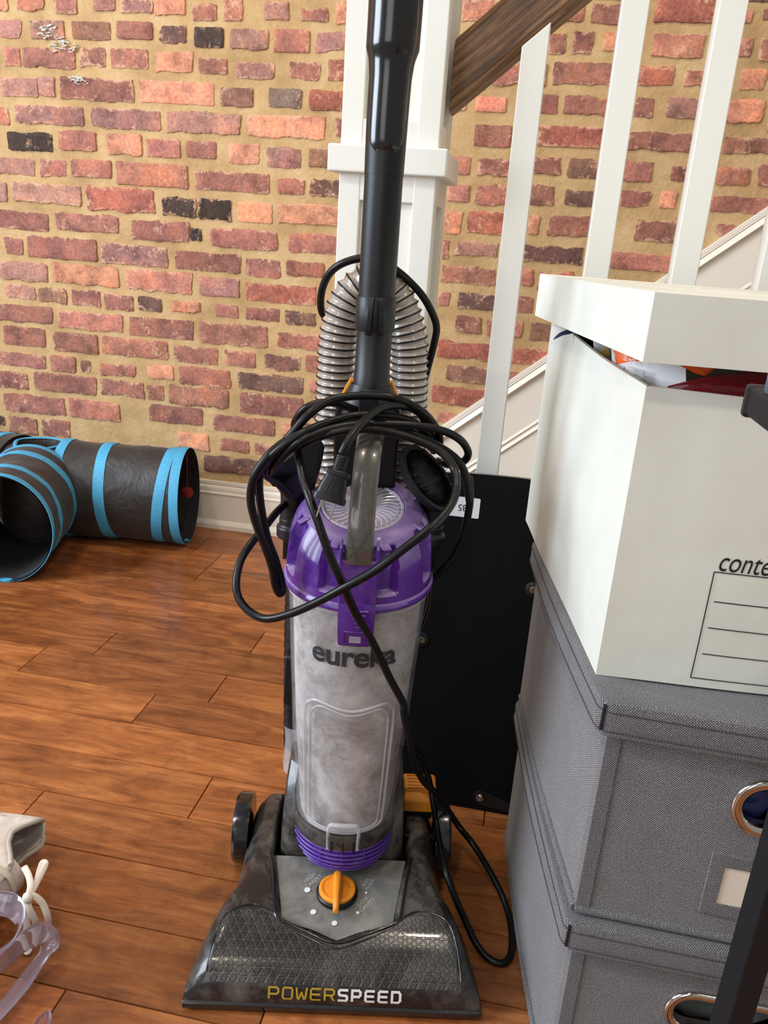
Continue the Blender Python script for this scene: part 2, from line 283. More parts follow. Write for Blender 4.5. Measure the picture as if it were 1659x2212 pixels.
# ------------------------------------------------------------------ mesh helpers
class MB:
    def __init__(self): self.v = []; self.f = []; self.mi = []; self.col = {}; self.uv = {}
    def add(self, vs, fs, mi=0, col=None):
        o = len(self.v); self.v += [Vector(p) for p in vs]
        for f in fs: self.f.append([i + o for i in f]); self.mi.append(mi)
        if col is not None:
            for i in range(o, len(self.v)): self.col[i] = col
        return o
    def hexa(self, p, mi=0, col=None):     # 8 points, bottom 4 then top 4
        self.add(p, [(0, 3, 2, 1), (4, 5, 6, 7), (0, 1, 5, 4), (1, 2, 6, 5), (2, 3, 7, 6), (3, 0, 4, 7)], mi, col)
    def box(self, x0, x1, y0, y1, z0, z1, mi=0, T=None):
        p = [(x0, y0, z0), (x1, y0, z0), (x1, y1, z0), (x0, y1, z0), (x0, y0, z1), (x1, y0, z1), (x1, y1, z1), (x0, y1, z1)]
        if T: p = [T(Vector(q)) for q in p]
        self.hexa(p, mi)
    def obox(self, c, ax, ay, az, mi=0):
        c, ax, ay, az = map(Vector, (c, ax, ay, az)); p = []
        for k in (-1, 1):
            for i, j in ((-1, -1), (1, -1), (1, 1), (-1, 1)): p.append(c + ax * i + ay * j + az * k)
        self.hexa(p, mi)
    def rings(self, rings, closed=True, caps=True, mi=0, loop=False):
        n = len(rings[0]); vs = [p for r in rings for p in r]; fs = []; m = len(rings)
        for j in range(m if loop else m - 1):
            j2 = (j + 1) % m
            for i in range(n if closed else n - 1):
                i2 = (i + 1) % n
                fs.append((j * n + i, j * n + i2, j2 * n + i2, j2 * n + i))
        if caps and closed and not loop:
            fs.append(tuple(range(n))[::-1]); fs.append(tuple((m - 1) * n + i for i in range(n)))
        self.add(vs, fs, mi)
    def tube(self, pts, r, n=10, loop=False, mi=0, flat=None, up=None, caps=True):
        pts = [Vector(p) for p in pts]; m = len(pts); rg = []; prev = None
        for j in range(m):
            if loop: t = pts[(j + 1) % m] - pts[j - 1]
            else: t = pts[min(j + 1, m - 1)] - pts[max(j - 1, 0)]
            if t.length < 1e-9: t = Vector((0, 0, 1))
            t.normalize()
            if up is not None: nn = Vector(up[j] if isinstance(up, list) else up)
            elif prev is None: nn = Vector((0, 0, 1)) if abs(t.z) < 0.9 else Vector((1, 0, 0))
            else: nn = prev
            nn = (nn - t * nn.dot(t)).normalized(); prev = nn; bb = t.cross(nn)
            rr = r(j / max(1, m - 1)) if callable(r) else (r[j] if isinstance(r, (list, tuple)) else r)
            fa, fb = flat if flat else (1, 1)
            rg.append([pts[j] + nn * (math.cos(2 * math.pi * i / n) * rr * fa) + bb * (math.sin(2 * math.pi * i / n) * rr * fb) for i in range(n)])
        self.rings(rg, True, caps, mi, loop)
    def lathe(self, prof, n=48, T=None, caps=True, mi=0, a0=0.0, a1=2 * math.pi, rmod=None):
        full = abs(a1 - a0 - 2 * math.pi) < 1e-6; rg = []
        k = n if full else n + 1
        for r, z in prof:
            ring = []
            for i in range(k):
                a = a0 + (a1 - a0) * i / n
                rr = r + (rmod(a, r, z) if rmod else 0)
                p = Vector((rr * math.cos(a), rr * math.sin(a), z)); ring.append(T(p) if T else p)
            rg.append(ring)
        self.rings(rg, full, caps, mi)
    def prism(self, poly, T, d0, d1, mi=0):
        n = len(poly); vs = [T(x, y, d0) for x, y in poly] + [T(x, y, d1) for x, y in poly]
        fs = [tuple(range(n))[::-1], tuple(range(n, 2 * n))] + [(i, (i + 1) % n, n + (i + 1) % n, n + i) for i in range(n)]
        self.add(vs, fs, mi)
    def grid(self, fn, nu, nv, mi=0, uv=None):
        o = len(self.v); vs = []; fs = []
        for j in range(nv + 1):
            for i in range(nu + 1): vs.append(fn(i / nu, j / nv))
        for j in range(nv):
            for i in range(nu):
                a = j * (nu + 1) + i; fs.append((a, a + 1, a + nu + 2, a + nu + 1))
        self.add(vs, fs, mi)
        if uv:
            for j in range(nv + 1):
                for i in range(nu + 1): self.uv[o + j * (nu + 1) + i] = uv(i / nu, j / nv)
    def build(self, name, mat, parent=None, smooth=35, bevel=0.0, segs=2, recalc=True, solid=0.0, subd=0, boxuv=False):
        me = bpy.data.meshes.new(name); me.from_pydata([tuple(p) for p in self.v], [], self.f); me.validate(clean_customdata=False)
        ml = mat if isinstance(mat, (list, tuple)) else [mat]
        for q in ml: me.materials.append(MT[q] if isinstance(q, str) else q)
        if len(ml) > 1 and len(me.polygons) == len(self.mi): me.polygons.foreach_set('material_index', self.mi)
        if self.col:
            at = me.attributes.new('col', 'FLOAT_COLOR', 'POINT')
            for i in range(len(me.vertices)): at.data[i].color = self.col.get(i, (1, 1, 1, 1))
        if recalc:
            b = bmesh.new(); b.from_mesh(me); bmesh.ops.recalc_face_normals(b, faces=b.faces); b.to_mesh(me); b.free()
        if self.uv or boxuv:
            lay = me.uv_layers.new(name='UVMap')
            for p in me.polygons:
                for li in p.loop_indices:
                    vi = me.loops[li].vertex_index
                    if self.uv: lay.data[li].uv = self.uv.get(vi, (0, 0))
                    else:
                        q = me.vertices[vi].co; nx, ny, nz = map(abs, p.normal)
                        lay.data[li].uv = (q.y, q.z) if nx >= ny and nx >= nz else ((q.x, q.z) if ny >= nz else (q.x, q.y))
        if smooth:
            me.shade_smooth(); me.set_sharp_from_angle(angle=rad(smooth))
        o = bpy.data.objects.new(name, me); COL.objects.link(o)
        if parent: o.parent = parent
        if bevel:
            md = o.modifiers.new('bevel', 'BEVEL'); md.width = bevel; md.segments = segs; md.limit_method = 'ANGLE'; md.angle_limit = rad(40)
        if solid:
            md = o.modifiers.new('solid', 'SOLIDIFY'); md.thickness = solid; md.offset = 0
        if subd:
            md = o.modifiers.new('sub', 'SUBSURF'); md.levels = subd; md.render_levels = subd
        return o

def empty(name, loc=(0, 0, 0), rz=0.0, rot=None):
    o = bpy.data.objects.new(name, None); COL.objects.link(o); o.location = loc
    o.rotation_euler = rot if rot else (0, 0, rz); o.empty_display_size = 0.05
    return o
def tag(o, label, cat, group=None, kind=None):
    o['label'] = label; o['category'] = cat
    if group: o['group'] = group
    if kind: o['kind'] = kind
    return o
def struct(o): o['kind'] = 'structure'; return o

def spline(pts, k=8, loop=False):
    pts = [Vector(p) for p in pts]; n = len(pts); out = []
    rng = range(n) if loop else range(n - 1)
    for i in rng:
        if loop: p0, p1, p2, p3 = pts[i - 1], pts[i], pts[(i + 1) % n], pts[(i + 2) % n]
        else: p0, p1, p2, p3 = pts[max(i - 1, 0)], pts[i], pts[i + 1], pts[min(i + 2, n - 1)]
        for s in range(k):
            t = s / k; t2 = t * t; t3 = t2 * t
            out.append(0.5 * ((2 * p1) + (p2 - p0) * t + (2 * p0 - 5 * p1 + 4 * p2 - p3) * t2 + (3 * p1 - p0 - 3 * p2 + p3) * t3))
    if not loop: out.append(pts[-1])
    return out

_tc = {}
def text_mesh(s, size=1.0, fat=0.0, sx=1.0, shear=0.0, space=1.0, align='CENTER'):
    cu = bpy.data.curves.new('text', 'FONT'); cu.body = s; cu.size = size; cu.offset = fat; cu.shear = shear
    cu.space_character = space; cu.align_x = align; cu.align_y = 'CENTER'; cu.resolution_u = 4
    o = bpy.data.objects.new('text', cu); COL.objects.link(o)
    dg = bpy.context.evaluated_depsgraph_get(); dg.update()
    me = bpy.data.meshes.new_from_object(o.evaluated_get(dg))
    vs = [(p.co.x * sx, p.co.y) for p in me.vertices]; fs = [tuple(p.vertices) for p in me.polygons]
    bpy.data.objects.remove(o); bpy.data.curves.remove(cu); bpy.data.meshes.remove(me)
    return vs, fs
def text_obj(name, s, T, mat, parent, **kw):
    vs, fs = text_mesh(s, **kw); b = MB(); b.add([T(x, y) for x, y in vs], fs)
    return b.build(name, mat, parent, smooth=0, recalc=False)
def smooth01(a, b, x):
    t = max(0.0, min(1.0, (x - a) / (b - a))); return t * t * (3 - 2 * t)
def interp(tab, x):
    if x <= tab[0][0]: return tab[0][1]
    for (a, u), (b, v) in zip(tab, tab[1:]):
        if x <= b: return u + (v - u) * (x - a) / (b - a)
    return tab[-1][1]

# ------------------------------------------------------------------ floor: planks run along the wall
WY = 1.99                       # wall plane
def build_floor():
    PW = 0.0945; y0 = 0.861
    known = {}
    for a, b in (((252.7, 1366.8), (201.8, 1412)), ((573.7, 1364), (542, 1407.3)), ((101, 1398.4), (35.9, 1449.8)), ((491.9, 1459.4), (449.5, 1516)), ((336.8, 1500), (284.3, 1561.6)), ((459, 1680), (405, 1769)), ((91.8, 1713), (56, 1751.5))):
        q = at_z((a[0] + b[0]) / 2, (a[1] + b[1]) / 2, 0); known.setdefault(int(math.floor((q.y - y0) / PW)), []).append(q.x)
    b = MB(); g = 0.0003
    b.add([(-2.6, -0.8, -0.004), (1.8, -0.8, -0.004), (1.8, WY + 0.02, -0.004), (-2.6, WY + 0.02, -0.004)], [(0, 1, 2, 3)], 1)
    for k in range(-18, 13):
        ya, yb = y0 + k * PW, y0 + (k + 1) * PW
        if ya > WY: break
        xs = sorted(known.get(k, [])); x = -2.6
        cuts = [-2.6]
        if xs:
            q = xs[0]
            while q > -2.4: q -= random.uniform(0.5, 1.1)
            q = xs[0]; left = []
            while q - 0.5 > -2.6:
                q -= random.uniform(0.6, 1.1); left.append(q)
            cuts += [c for c in left[::-1] if c > -2.5] + xs; q = xs[-1]
        else: q = -2.6 + random.uniform(0.2, 0.8); cuts.append(q)
        if not xs and 0.75 < ya < 1.5:      # rows where the photograph shows no joint on the left
            cuts = [-2.6, -1.7 + random.uniform(-.2, .2)]; q = random.uniform(-0.1, 0.1); cuts.append(q)
        while True:
            q += random.uniform(0.65, 1.2)
            if q > 1.7: break
            cuts.append(q)
        cuts.append(1.8)
        for xa, xb in zip(cuts, cuts[1:]):
            col = (random.random(), random.random(), random.random(), 1); bv = 0.0008
            b.hexa([(xa + g, ya + g, -0.004), (xb - g, ya + g, -0.004), (xb - g, yb - g, -0.004), (xa + g, yb - g, -0.004),
                    (xa + g + bv, ya + g + bv, 0), (xb - g - bv, ya + g + bv, 0), (xb - g - bv, yb - g - bv, 0), (xa + g + bv, yb - g - bv, 0)], 0, col)
    struct(b.build('floor', ['plank', 'floor_gap'], None, smooth=0))
build_floor()

# ------------------------------------------------------------------ brick wall, bricks laid where the photograph shows them
BCOL = dict(p=(150, 104, 90), m=(138, 86, 70), r=(160, 98, 76), o=(190, 122, 84), o2=(202, 108, 74), r2=(150, 80, 58), d=(64, 52, 47), d2=(104, 74, 64), b=(126, 88, 66), g=(118, 100, 88))
TILES = (
 ((0, 0, 4.1475), '-60,70,-20,105,o;140,395,-60,100,r;485,690,-60,130,m;835,1035,-60,100,p;1080,1370,0,125,p;1385,1664,-30,145,o;-20,190,185,350,p;275,580,180,355,p;645,995,190,360,b;1045,1370,190,355,m;1430,1670,225,380,d2;40,190,425,600,r;198,670,425,608,m;720,955,425,605,m;990,1330,435,620,m;1395,1735,455,650,o;5,340,690,870,p;346,495,690,865,p;540,1195,695,905,m;1250,1920,725,935,o;-100,85,950,1120,r;135,750,945,1120,p;820,1440,975,1160,p;1500,2160,1005,1200,p;75,475,1185,1360,d;530,870,1170,1350,r;955,1270,1195,1390,o;1310,1615,1240,1410,r'),
 ((370, 0, 4.1475), '200,415,35,185,m;465,640,-40,195,o;840,1055,10,185,p;1160,1400,70,195,m;205,470,240,430,d;525,875,255,450,p;920,1240,265,470,r;1300,1600,290,465,p;245,505,520,665,m;585,930,560,710,p;1055,1330,550,710,m;1400,1620,530,735,m;440,735,780,960,b;870,1170,790,970,g;1240,1700,805,1000,r2;680,1380,1035,1240,o;1470,1600,1070,1230,m'),
 ((0, 300, 4.1475), '-40,310,175,325,p;365,600,175,340,m;640,1000,185,350,r;1045,1685,215,430,r;-60,70,385,565,p;115,730,400,580,p;785,1390,435,655,r2;1450,1760,525,700,d;1775,2070,540,730,d;-30,440,650,820,m;510,1065,675,835,m;1180,1700,735,915,m;1705,1815,790,920,d;45,205,890,1045,m;250,870,885,1080,m;905,1505,945,1135,p;-20,430,1100,1270,p;475,1065,1130,1310,o;1130,1725,1180,1370,r'),
 ((370, 300, 4.1475), '130,405,20,180,m;505,790,40,230,o;850,1160,75,260,p;1230,1450,90,260,b;215,880,295,475,m;955,1195,355,495,r;1245,1560,360,520,d2;590,910,565,755,o;955,1600,585,770,o;345,955,810,985,r;1050,1620,855,1035,r;35,620,1020,1185,m;670,980,1075,1240,m;1030,1375,1100,1235,m;250,615,1240,1410,p'),
 ((0, 600, 4.1475), '50,320,65,185,p;345,600,90,225,b;640,905,110,255,m;945,1195,150,290,m;1240,1450,170,300,d2;1540,1800,205,305,o;-40,470,245,400,m;520,1105,310,470,r;1160,1735,365,540,m;35,410,440,610,m;480,880,495,670,m;915,1510,545,710,r;-20,415,675,795,m;460,680,700,845,m;720,815,740,850,b;900,1220,770,880,r;1320,1555,780,905,o;-30,255,840,990,m;310,865,865,1030,m;900,1290,920,1060,m;1320,1470,965,1100,m;40,585,1055,1215,m;620,1080,1100,1270,r;1335,1821,1150,1310,m;-40,45,1240,1330,d;90,340,1245,1400,m;380,630,1270,1420,m'),
 ((370, 600, 4.1475), '665,1300,60,230,r2;395,600,240,355,m;665,965,270,385,m;1020,1300,305,425,d2;250,865,410,605,m;940,1350,495,640,r;30,420,615,770,m;480,755,650,795,r;830,1165,690,830,d2;1205,1400,700,850,r;70,530,805,970,r;600,1185,865,1020,d2;1230,1400,920,1040,r;-15,515,980,1150,m;615,1180,1050,1235,m'),
 ((360, 860, 5.184), '525,1215,210,390,m;1290,1480,265,410,r;125,475,385,570,o;600,920,460,600,m;980,1300,515,640,m;415,1100,665,850,d2'),
 ((950, 0, 4.608), '215,560,10,230,r;1190,1440,30,220,r;1500,1850,40,245,m;1075,1255,325,545,m;1315,1520,315,555,m;520,1060,625,855,m;1130,1730,620,850,m;140,270,980,1115,r;355,660,960,1120,o2;1000,1180,935,1130,m;1240,1680,955,1135,m;340,715,1240,1470,m;960,1630,1250,1470,r2'),
 ((1300, 0, 4.621), '540,1125,-20,235,r2;1390,1505,100,235,r;1600,1750,80,220,m;10,180,315,515,o;495,1020,335,580,r;1370,1500,375,580,r;1570,1750,380,610,m;370,725,650,855,r2;830,1060,700,860,o;1375,1635,680,900,o;320,520,970,1175,m;640,1000,970,1190,p;1230,1605,1000,1235,o'),
 ((950, 290, 4.608), '100,305,215,405,r;370,700,240,415,m;930,1205,215,395,m;1275,1600,240,440,b;75,300,500,675,r;360,700,500,700,m;870,1140,500,705,m;1240,1560,545,720,d2;45,215,770,995,o;270,680,775,995,r2;880,990,800,1010,o;1070,1675,810,1020,m;20,95,1055,1250,m;150,570,1075,1215,p;830,1415,1115,1285,d2;10,560,1315,1490,m;810,930,1330,1500,r;980,1300,1370,1550,r2'),
 ((1300, 290, 4.621), '265,905,-20,170,m;1200,1800,30,205,m;215,510,260,480,m;680,850,310,480,m;1140,1480,325,510,r;1560,1750,320,520,m;170,490,560,720,m;565,750,560,750,o;1085,1750,630,790,m;330,760,860,1080,m;1140,1350,900,1020,r;70,700,1190,1360,r'),
 ((930, 500, 5.027), '85,210,655,820,r;295,790,670,850,d2;940,1120,705,885,m;265,560,915,1105,m;610,760,950,1140,r;900,995,970,1160,r;1080,1420,1000,1195,b;75,720,1200,1390,r2;860,1450,1280,1460,r2;170,640,1460,1640,b;840,960,1520,1620,r;0,620,1690,1890,r2;60,300,1960,2080,r'),
)
def build_wall():
    b = MB(); rects = []
    for (ox, oy, s), txt in TILES:
        for it in txt.split(';'):
            a = it.split(','); x0, x1, y0, y1 = (float(q) for q in a[:4])
            p = at_y(ox + x0 / s, oy + (y0 + y1) / 2 / s, WY); q = at_y(ox + x1 / s, oy + (y0 + y1) / 2 / s, WY)
            cxm = ox + (x0 + x1) / 2 / s
            t = at_y(cxm, oy + y0 / s, WY); u = at_y(cxm, oy + y1 / s, WY)
            rects.append((p.x, q.x, u.z, t.z, a[4]))
    # courses outside the photograph
    known = list(rects); rows = []
    for zc in sorted((r[2] + r[3]) / 2 for r in known if -0.95 < r[0] < -0.35):
        if rows and zc - rows[-1][-1] < 0.02: rows[-1].append(zc)
        else: rows.append([zc])
    rows = [sum(q) / len(q) for q in rows]; top_z = rows[-1]
    while rows[0] > 0.225: rows.insert(0, rows[0] - 0.0615)
    while rows[-1] < 2.4: rows.append(rows[-1] + 0.0625)
    fr = random.Random(11)
    for zc in rows:
        z = zc - 0.0225; x = -2.6 + fr.uniform(0, 0.1)
        near = [r for r in known if z < r[3] + 0.004 and z + 0.045 > r[2] - 0.004]
        while x < 1.75:
            done = False
            for l in (fr.choice((0.19, 0.2, 0.2, 0.1, 0.11)), 0.1, 0.055):
                xb = x + l; q0, q1 = proj((x, WY, zc)), proj((xb, WY, zc))
                hidden = zc > top_z + 0.03 or q1[0] < 45 or q0[0] > 1640 or q0[1] < -25 or (q0[1] > 955 and q1[0] < 425) or (q0[1] > 1040) or (690 < q0[0] and q1[0] < 1000 and q0[1] < 560 and False) or (725 < q0[0] and q1[0] < 985) or (640 < q0[0] < q1[0] < 960 and q0[1] > 880)
                if hidden and not any(x < r[1] + 0.011 and xb > r[0] - 0.011 for r in near):
                    rects.append((x, xb, z, z + 0.045, fr.choice(['m', 'm', 'r', 'p', 'o', 'b', 'd2']))); done = True; break
            x = xb + 0.012 if done else x + 0.008
    b.add([(-2.6, WY, 0), (1.8, WY, 0), (1.8, WY, 2.6), (-2.6, WY, 2.6)], [(0, 1, 2, 3)], 0)
    b.add([(-2.6, WY + 0.1, 0), (1.8, WY + 0.1, 0), (1.8, WY + 0.1, 2.6), (-2.6, WY + 0.1, 2.6)], [(0, 3, 2, 1)], 0)
    for k, (xa, xb, za, zb, cc) in enumerate(rects):
        c = lin(BCOL[cc]); j = random.uniform(0.86, 1.14)
        col = (c[0] * j, c[1] * j * random.uniform(.94, 1.05), c[2] * j * random.uniform(.92, 1.08), random.random())
        cx, cz, hx, hz = (xa + xb) / 2, (za + zb) / 2, (xb - xa) / 2, (zb - za) / 2
        st = 0.0038; nx = max(8, int(hx * 2 / st)); nz = max(6, int(hz * 2 / st)); out = []
        for i in range(nx): out.append((-1 + 2 * i / nx, -1))
        for i in range(nz): out.append((1, -1 + 2 * i / nz))
        for i in range(nx): out.append((1 - 2 * i / nx, 1))
        for i in range(nz): out.append((-1, 1 - 2 * i / nz))
        tilt = random.uniform(-0.012, 0.012); dep = random.uniform(0.0022, 0.005); cr = random.uniform(0.002, 0.008)
        rough = random.choice((0.6, 1.0, 1.0, 1.5)); rings = [[], [], [], []]; smear = random.uniform(0.35, 1.0)
        for (u, v) in out:
            px, pz = u * hx, v * hz
            ax_, az_ = abs(px) - (hx - cr), abs(pz) - (hz - cr)
            if ax_ > 0 and az_ > 0:
                d = math.hypot(ax_, az_)
                if d > cr:
                    px = math.copysign(hx - cr + ax_ * cr / d, px); pz = math.copysign(hz - cr + az_ * cr / d, pz)
            amp = (mnoise.noise(Vector((px * 30 + k * 3.1, pz * 30, k * 1.7))) * 0.0042 + mnoise.noise(Vector((px * 130 + k, pz * 130, k))) * 0.0016 + mnoise.noise(Vector((px * 420 + k, pz * 420, k))) * 0.0013) * rough - 0.0006
            m_ = max(abs(px) / hx, abs(pz) / hz)
            dx = px / hx if abs(px) / hx > m_ - 0.12 else 0; dz = pz / hz if abs(pz) / hz > m_ - 0.12 else 0
            px += dx * amp; pz += dz * amp
            for q, (ins, dd) in enumerate(((0, 0.0), (0.0005, dep * 0.8), (0.0022, dep), (0.011, dep))):
                sx = px - math.copysign(min(ins, abs(px)) if dx else 0, px); sz = pz - math.copysign(min(ins, abs(pz)) if dz else 0, pz)
                if q == 3: sx = px * max(0.2, 1 - 0.012 / hx); sz = pz * max(0.2, 1 - 0.010 / hz)
                dd2 = dd + (mnoise.noise(Vector((sx * 60 + k, sz * 60, 3.3))) * 0.0012 if q else 0)
                rings[q].append(Vector((cx + sx, WY - dd2 + (0.0005 if q == 0 else 0), cz + sz + tilt * sx)))
        n = len(out); fs = []
        for q in range(3):
            for i in range(n): fs.append((q * n + i, q * n + (i + 1) % n, (q + 1) * n + (i + 1) % n, (q + 1) * n + i))
        fs.append(tuple(3 * n + i for i in range(n)))
        o = b.add(rings[0] + rings[1] + rings[2] + rings[3], fs, 1, col)
        for i in range(4 * n):
            b.col[o + i] = (col[0], col[1], col[2], (1.0, 1.0, 0.85, 0.0)[i // n] * smear + (0.35 * col[3] if i >= 3 * n else 0))
    # paint splashes on the bricks
    rr = random.Random(3)
    for (px, py, n, sp) in ((100, 64, 16, 0.014), (112, 78, 18, 0.016), (134, 98, 34, 0.020), (168, 172, 10, 0.009), (180, 176, 10, 0.009)):
        c = at_y(px, py, WY)
        for i in range(n):
            x = c.x + rr.gauss(0, sp); z = c.z + rr.gauss(0, sp * 0.35); l = rr.uniform(0.002, 0.008); h = rr.uniform(0.0003, 0.0010); a = rr.uniform(-0.3, 0.6)
            pts = [(x + math.cos(t) * l * math.cos(a) - math.sin(t) * h * math.sin(a), z + math.cos(t) * l * math.sin(a) + math.sin(t) * h * math.cos(a)) for t in [q * math.pi / 4 for q in range(8)]]
            b.add([(q[0], WY - 0.0092, q[1]) for q in pts] + [(q[0], WY - 0.003, q[1]) for q in pts], [tuple(range(8))] + [(i_, (i_ + 1) % 8, 8 + (i_ + 1) % 8, 8 + i_) for i_ in range(8)], 2)
    o = b.build('wall_back', ['mortar', 'brick', 'paint_splash'], None, smooth=40)
    struct(o)
build_wall()

# ------------------------------------------------------------------ baseboard, stair skirt, steps
def build_trim():
    prof = [(0.0, 0), (0.022, 0), (0.022, 0.012), (0.016, 0.022), (0.014, 0.024), (0.014, 0.098), (0.0165, 0.101), (0.0165, 0.104), (0.012, 0.107), (0.013, 0.116), (0.0105, 0.122), (0.0085, 0.124), (0.0085, 0.127), (0.0095, 0.129), (0.009, 0.136), (0.0, 0.137)]
    b = MB(); b.rings([[Vector((x, WY - d, z)) for d, z in prof] for x in (-2.6, -0.452)], True, True)
    struct(b.build('baseboard_back', 'trim', None, smooth=30))
    # sloped skirt: z of its top edge along x
    sl = math.tan(rad(40.0)); X0, X1 = -0.452, 1.7
    top = lambda x: 0.358 + sl * (x + 0.188)
    ca = math.cos(rad(40)); b = MB()
    y0, y1 = WY - 0.016, WY
    b.hexa([(X0, y0, 0), (X1, y0, 0), (X1, y1, 0), (X0, y1, 0), (X0, y0, top(X0) - 0.02), (X1, y0, top(X1) - 0.02), (X1, y1, top(X1) - 0.02), (X0, y1, top(X0) - 0.02)])
    def strip(offa, offb, d, rnd=0.0):     # a sloped moulding between two vertical offsets below the top edge
        b.hexa([(X0, WY - d, top(X0) - offb), (X1, WY - d, top(X1) - offb), (X1, WY, top(X1) - offb), (X0, WY, top(X0) - offb),
                (X0, WY - d + rnd, top(X0) - offa), (X1, WY - d + rnd, top(X1) - offa), (X1, WY, top(X1) - offa), (X0, WY, top(X0) - offa)])
    strip(0.0, 0.012, 0.018); strip(0.0125, 0.017, 0.021); strip(0.018, 0.034, 0.028, 0.008); strip(0.035, 0.040, 0.020)
    strip(0.158, 0.166, 0.020, 0.003); strip(0.174, 0.184, 0.022, 0.004); strip(0.166, 0.174, 0.0165)
    struct(b.build('trim_1', 'trim', None, smooth=0, bevel=0.0012))
    b = MB(); bt = MB()
    for i in range(7):                     # steps behind the leaning panel
        xs = -0.10 + i * 0.226; zt = 0.19 * (i + 1)
        b.box(xs, xs + 0.018, 1.17, WY - 0.03, zt - 0.19, zt - 0.026)
        b.box(xs - 0.02, xs + 0.235, 1.155, WY - 0.03, zt - 0.025, zt, 1)
        b.box(xs, xs + 0.226, 1.165, 1.18, 0, zt - 0.026)
    struct(b.build('trim_2', ['trim', 'oak'], None, smooth=0, bevel=0.002))
build_trim()

# ------------------------------------------------------------------ newel post, balusters, handrail
def build_stair_rail():
    x0, x1, y0, y1 = -0.267, -0.138, 1.09, 1.219
    root = empty('newel_post', ((x0 + x1) / 2, (y0 + y1) / 2, 0)); o = root.location
    tag(root, 'square white recessed-panel newel post behind the vacuum wand', 'newel post')
    T = lambda v: v - o
    b = MB(); d = 0.009; sw = 0.029
    b.box(x0 + d, x1 - d, y0 + d, y1 - d, 0.001, 1.339, 0, T)
    for ax, bx in ((x0, x0 + sw), (x1 - sw, x1)):
        for ay, by in ((y0, y0 + sw), (y1 - sw, y1)): b.box(ax, bx, ay, by, 0, 1.34, 0, T)
    for za, zb in ((0.0, 0.16), (0.849, 0.947), (1.25, 1.34)):
        b.box(x0 + 0.0006, x1 - 0.0006, y0 + 0.0006, y1 - 0.0006, za, zb, 0, T)
    b.build('shaft', 'white', root, smooth=0, bevel=0.0015)
    b = MB(); e = 0.0135; b.box(x0 - e, x1 + e, y0 - e, y1 + e, 0.882, 0.915, 0, T); b.build('collar', 'white', root, smooth=0, bevel=0.002)
    b = MB(); b.box(x0 - e, x1 + e, y0 - e, y1 + e, 0.0, 0.11, 0, T); b.build('plinth', 'white', root, smooth=0, bevel=0.002)
    RY = 1.1615; l0, l1 = at_y(962, 247, RY), at_y(1260, 0, RY); u0 = at_y(975, 88, RY)
    sl = math.tan(rad(40.2)); lo0 = l0.z + sl * (-0.1375 - l0.x); up0 = u0.z + sl * (-0.1375 - u0.x)
    lo = lambda x: 0.956 + sl * (x + 0.133)
    # handrail
    a = rad(40.2); hr = MB(); Lx = 1.3
    th = (up0 - lo0) * math.cos(a)
    prof = [(-0.020, 0), (0.020, 0), (0.027, 0.010), (0.027, th - 0.008), (0.020, th), (-0.020, th), (-0.027, th - 0.008), (-0.027, 0.010)]
    # local x along the rail; first section cut vertical at the newel
    def sec(x): return [Vector((x + w * math.tan(a) * 1.0, d, w)) for d, w in prof]
    hr.rings([sec(0), [Vector((Lx, d, w)) for d, w in prof]], True, True)
    o2 = hr.build('handrail', 'oak', None, smooth=20, bevel=0.0015)
    o2.location = (-0.1375, RY + 0.027, lo0); o2.rotation_euler = (0, -a, 0)
    tag(o2, 'dark stained oak handrail sloping up from the newel post', 'handrail')
    step = lambda x: 0.19 * (int((x + 0.12) / 0.226) + 1)
    wb = 0.0325
    labels = ('white baluster nearest the newel post, its sloped top against the handrail', 'white baluster rising from behind the white carton, second from the newel post',
              'white baluster rising above the carton lid, third from the newel post', 'white baluster barely showing at the right edge of the photo')
    for i, x in enumerate((-0.0485, 0.066, 0.1785, 0.2868)):
        b = MB(); z0 = step(x) if i else 0.19
        za, zb = lo(x) + 0.014, lo(x + wb) + 0.014
        ya, yb = 1.1265, 1.159
        b.hexa([(x, ya, z0), (x + wb, ya, z0), (x + wb, yb, z0), (x, yb, z0), (x, ya, za), (x + wb, ya, zb), (x + wb, yb, zb), (x, yb, za)])
        q = b.build('baluster', 'white', None, smooth=0, bevel=0.0012)
        tag(q, labels[i], 'baluster', 'white balusters under the handrail')
build_stair_rail()

# ------------------------------------------------------------------ upright vacuum cleaner (local frame: x right, y away from its front, z up)
AX = (0.001, 0.175)          # axis of the dust cup
vac = empty('vacuum_cleaner', VO, VA)
tag(vac, 'upright vacuum cleaner with clear dusty cup, purple lid and tall black wand', 'vacuum cleaner')
BP = [(-0.006, 0.006), (-0.0075, 0.012), (-0.0065, 0.022), (-0.003, 0.033), (0.004, 0.042), (0.014, 0.049), (0.028, 0.056), (0.045, 0.062), (0.065, 0.0665), (0.09, 0.069), (0.12, 0.0705), (0.16, 0.0715), (0.20, 0.072), (0.245, 0.072), (0.262, 0.069), (0.270, 0.060), (0.272, 0.04), (0.272, 0.012)]
_cum = [0.0]
for _a, _b in zip(BP, BP[1:]): _cum.append(_cum[-1] + math.hypot(_b[0] - _a[0], _b[1] - _a[1]))
def bprof(s):
    return interp(list(zip(_cum, [p[0] for p in BP])), s), interp(list(zip(_cum, [p[1] for p in BP])), s)
BW = [(-0.0075, 0.1615), (0.0, 0.1605), (0.02, 0.1575), (0.045, 0.152), (0.07, 0.146), (0.09, 0.139), (0.105, 0.131), (0.12, 0.126), (0.15, 0.1235), (0.2, 0.1235), (0.25, 0.121), (0.272, 0.112)]
def panel_depth(x, y):       # sunken control panel with a pointed front edge
    front = 0.034 + 0.024 * min(1.0, abs(x) / 0.07)
    hw = interp([(0.03, 0.066), (0.07, 0.072), (0.15, 0.088)], y)
    return smooth01(0, 0.005, y - front) * smooth01(0, 0.006, hw - abs(x))
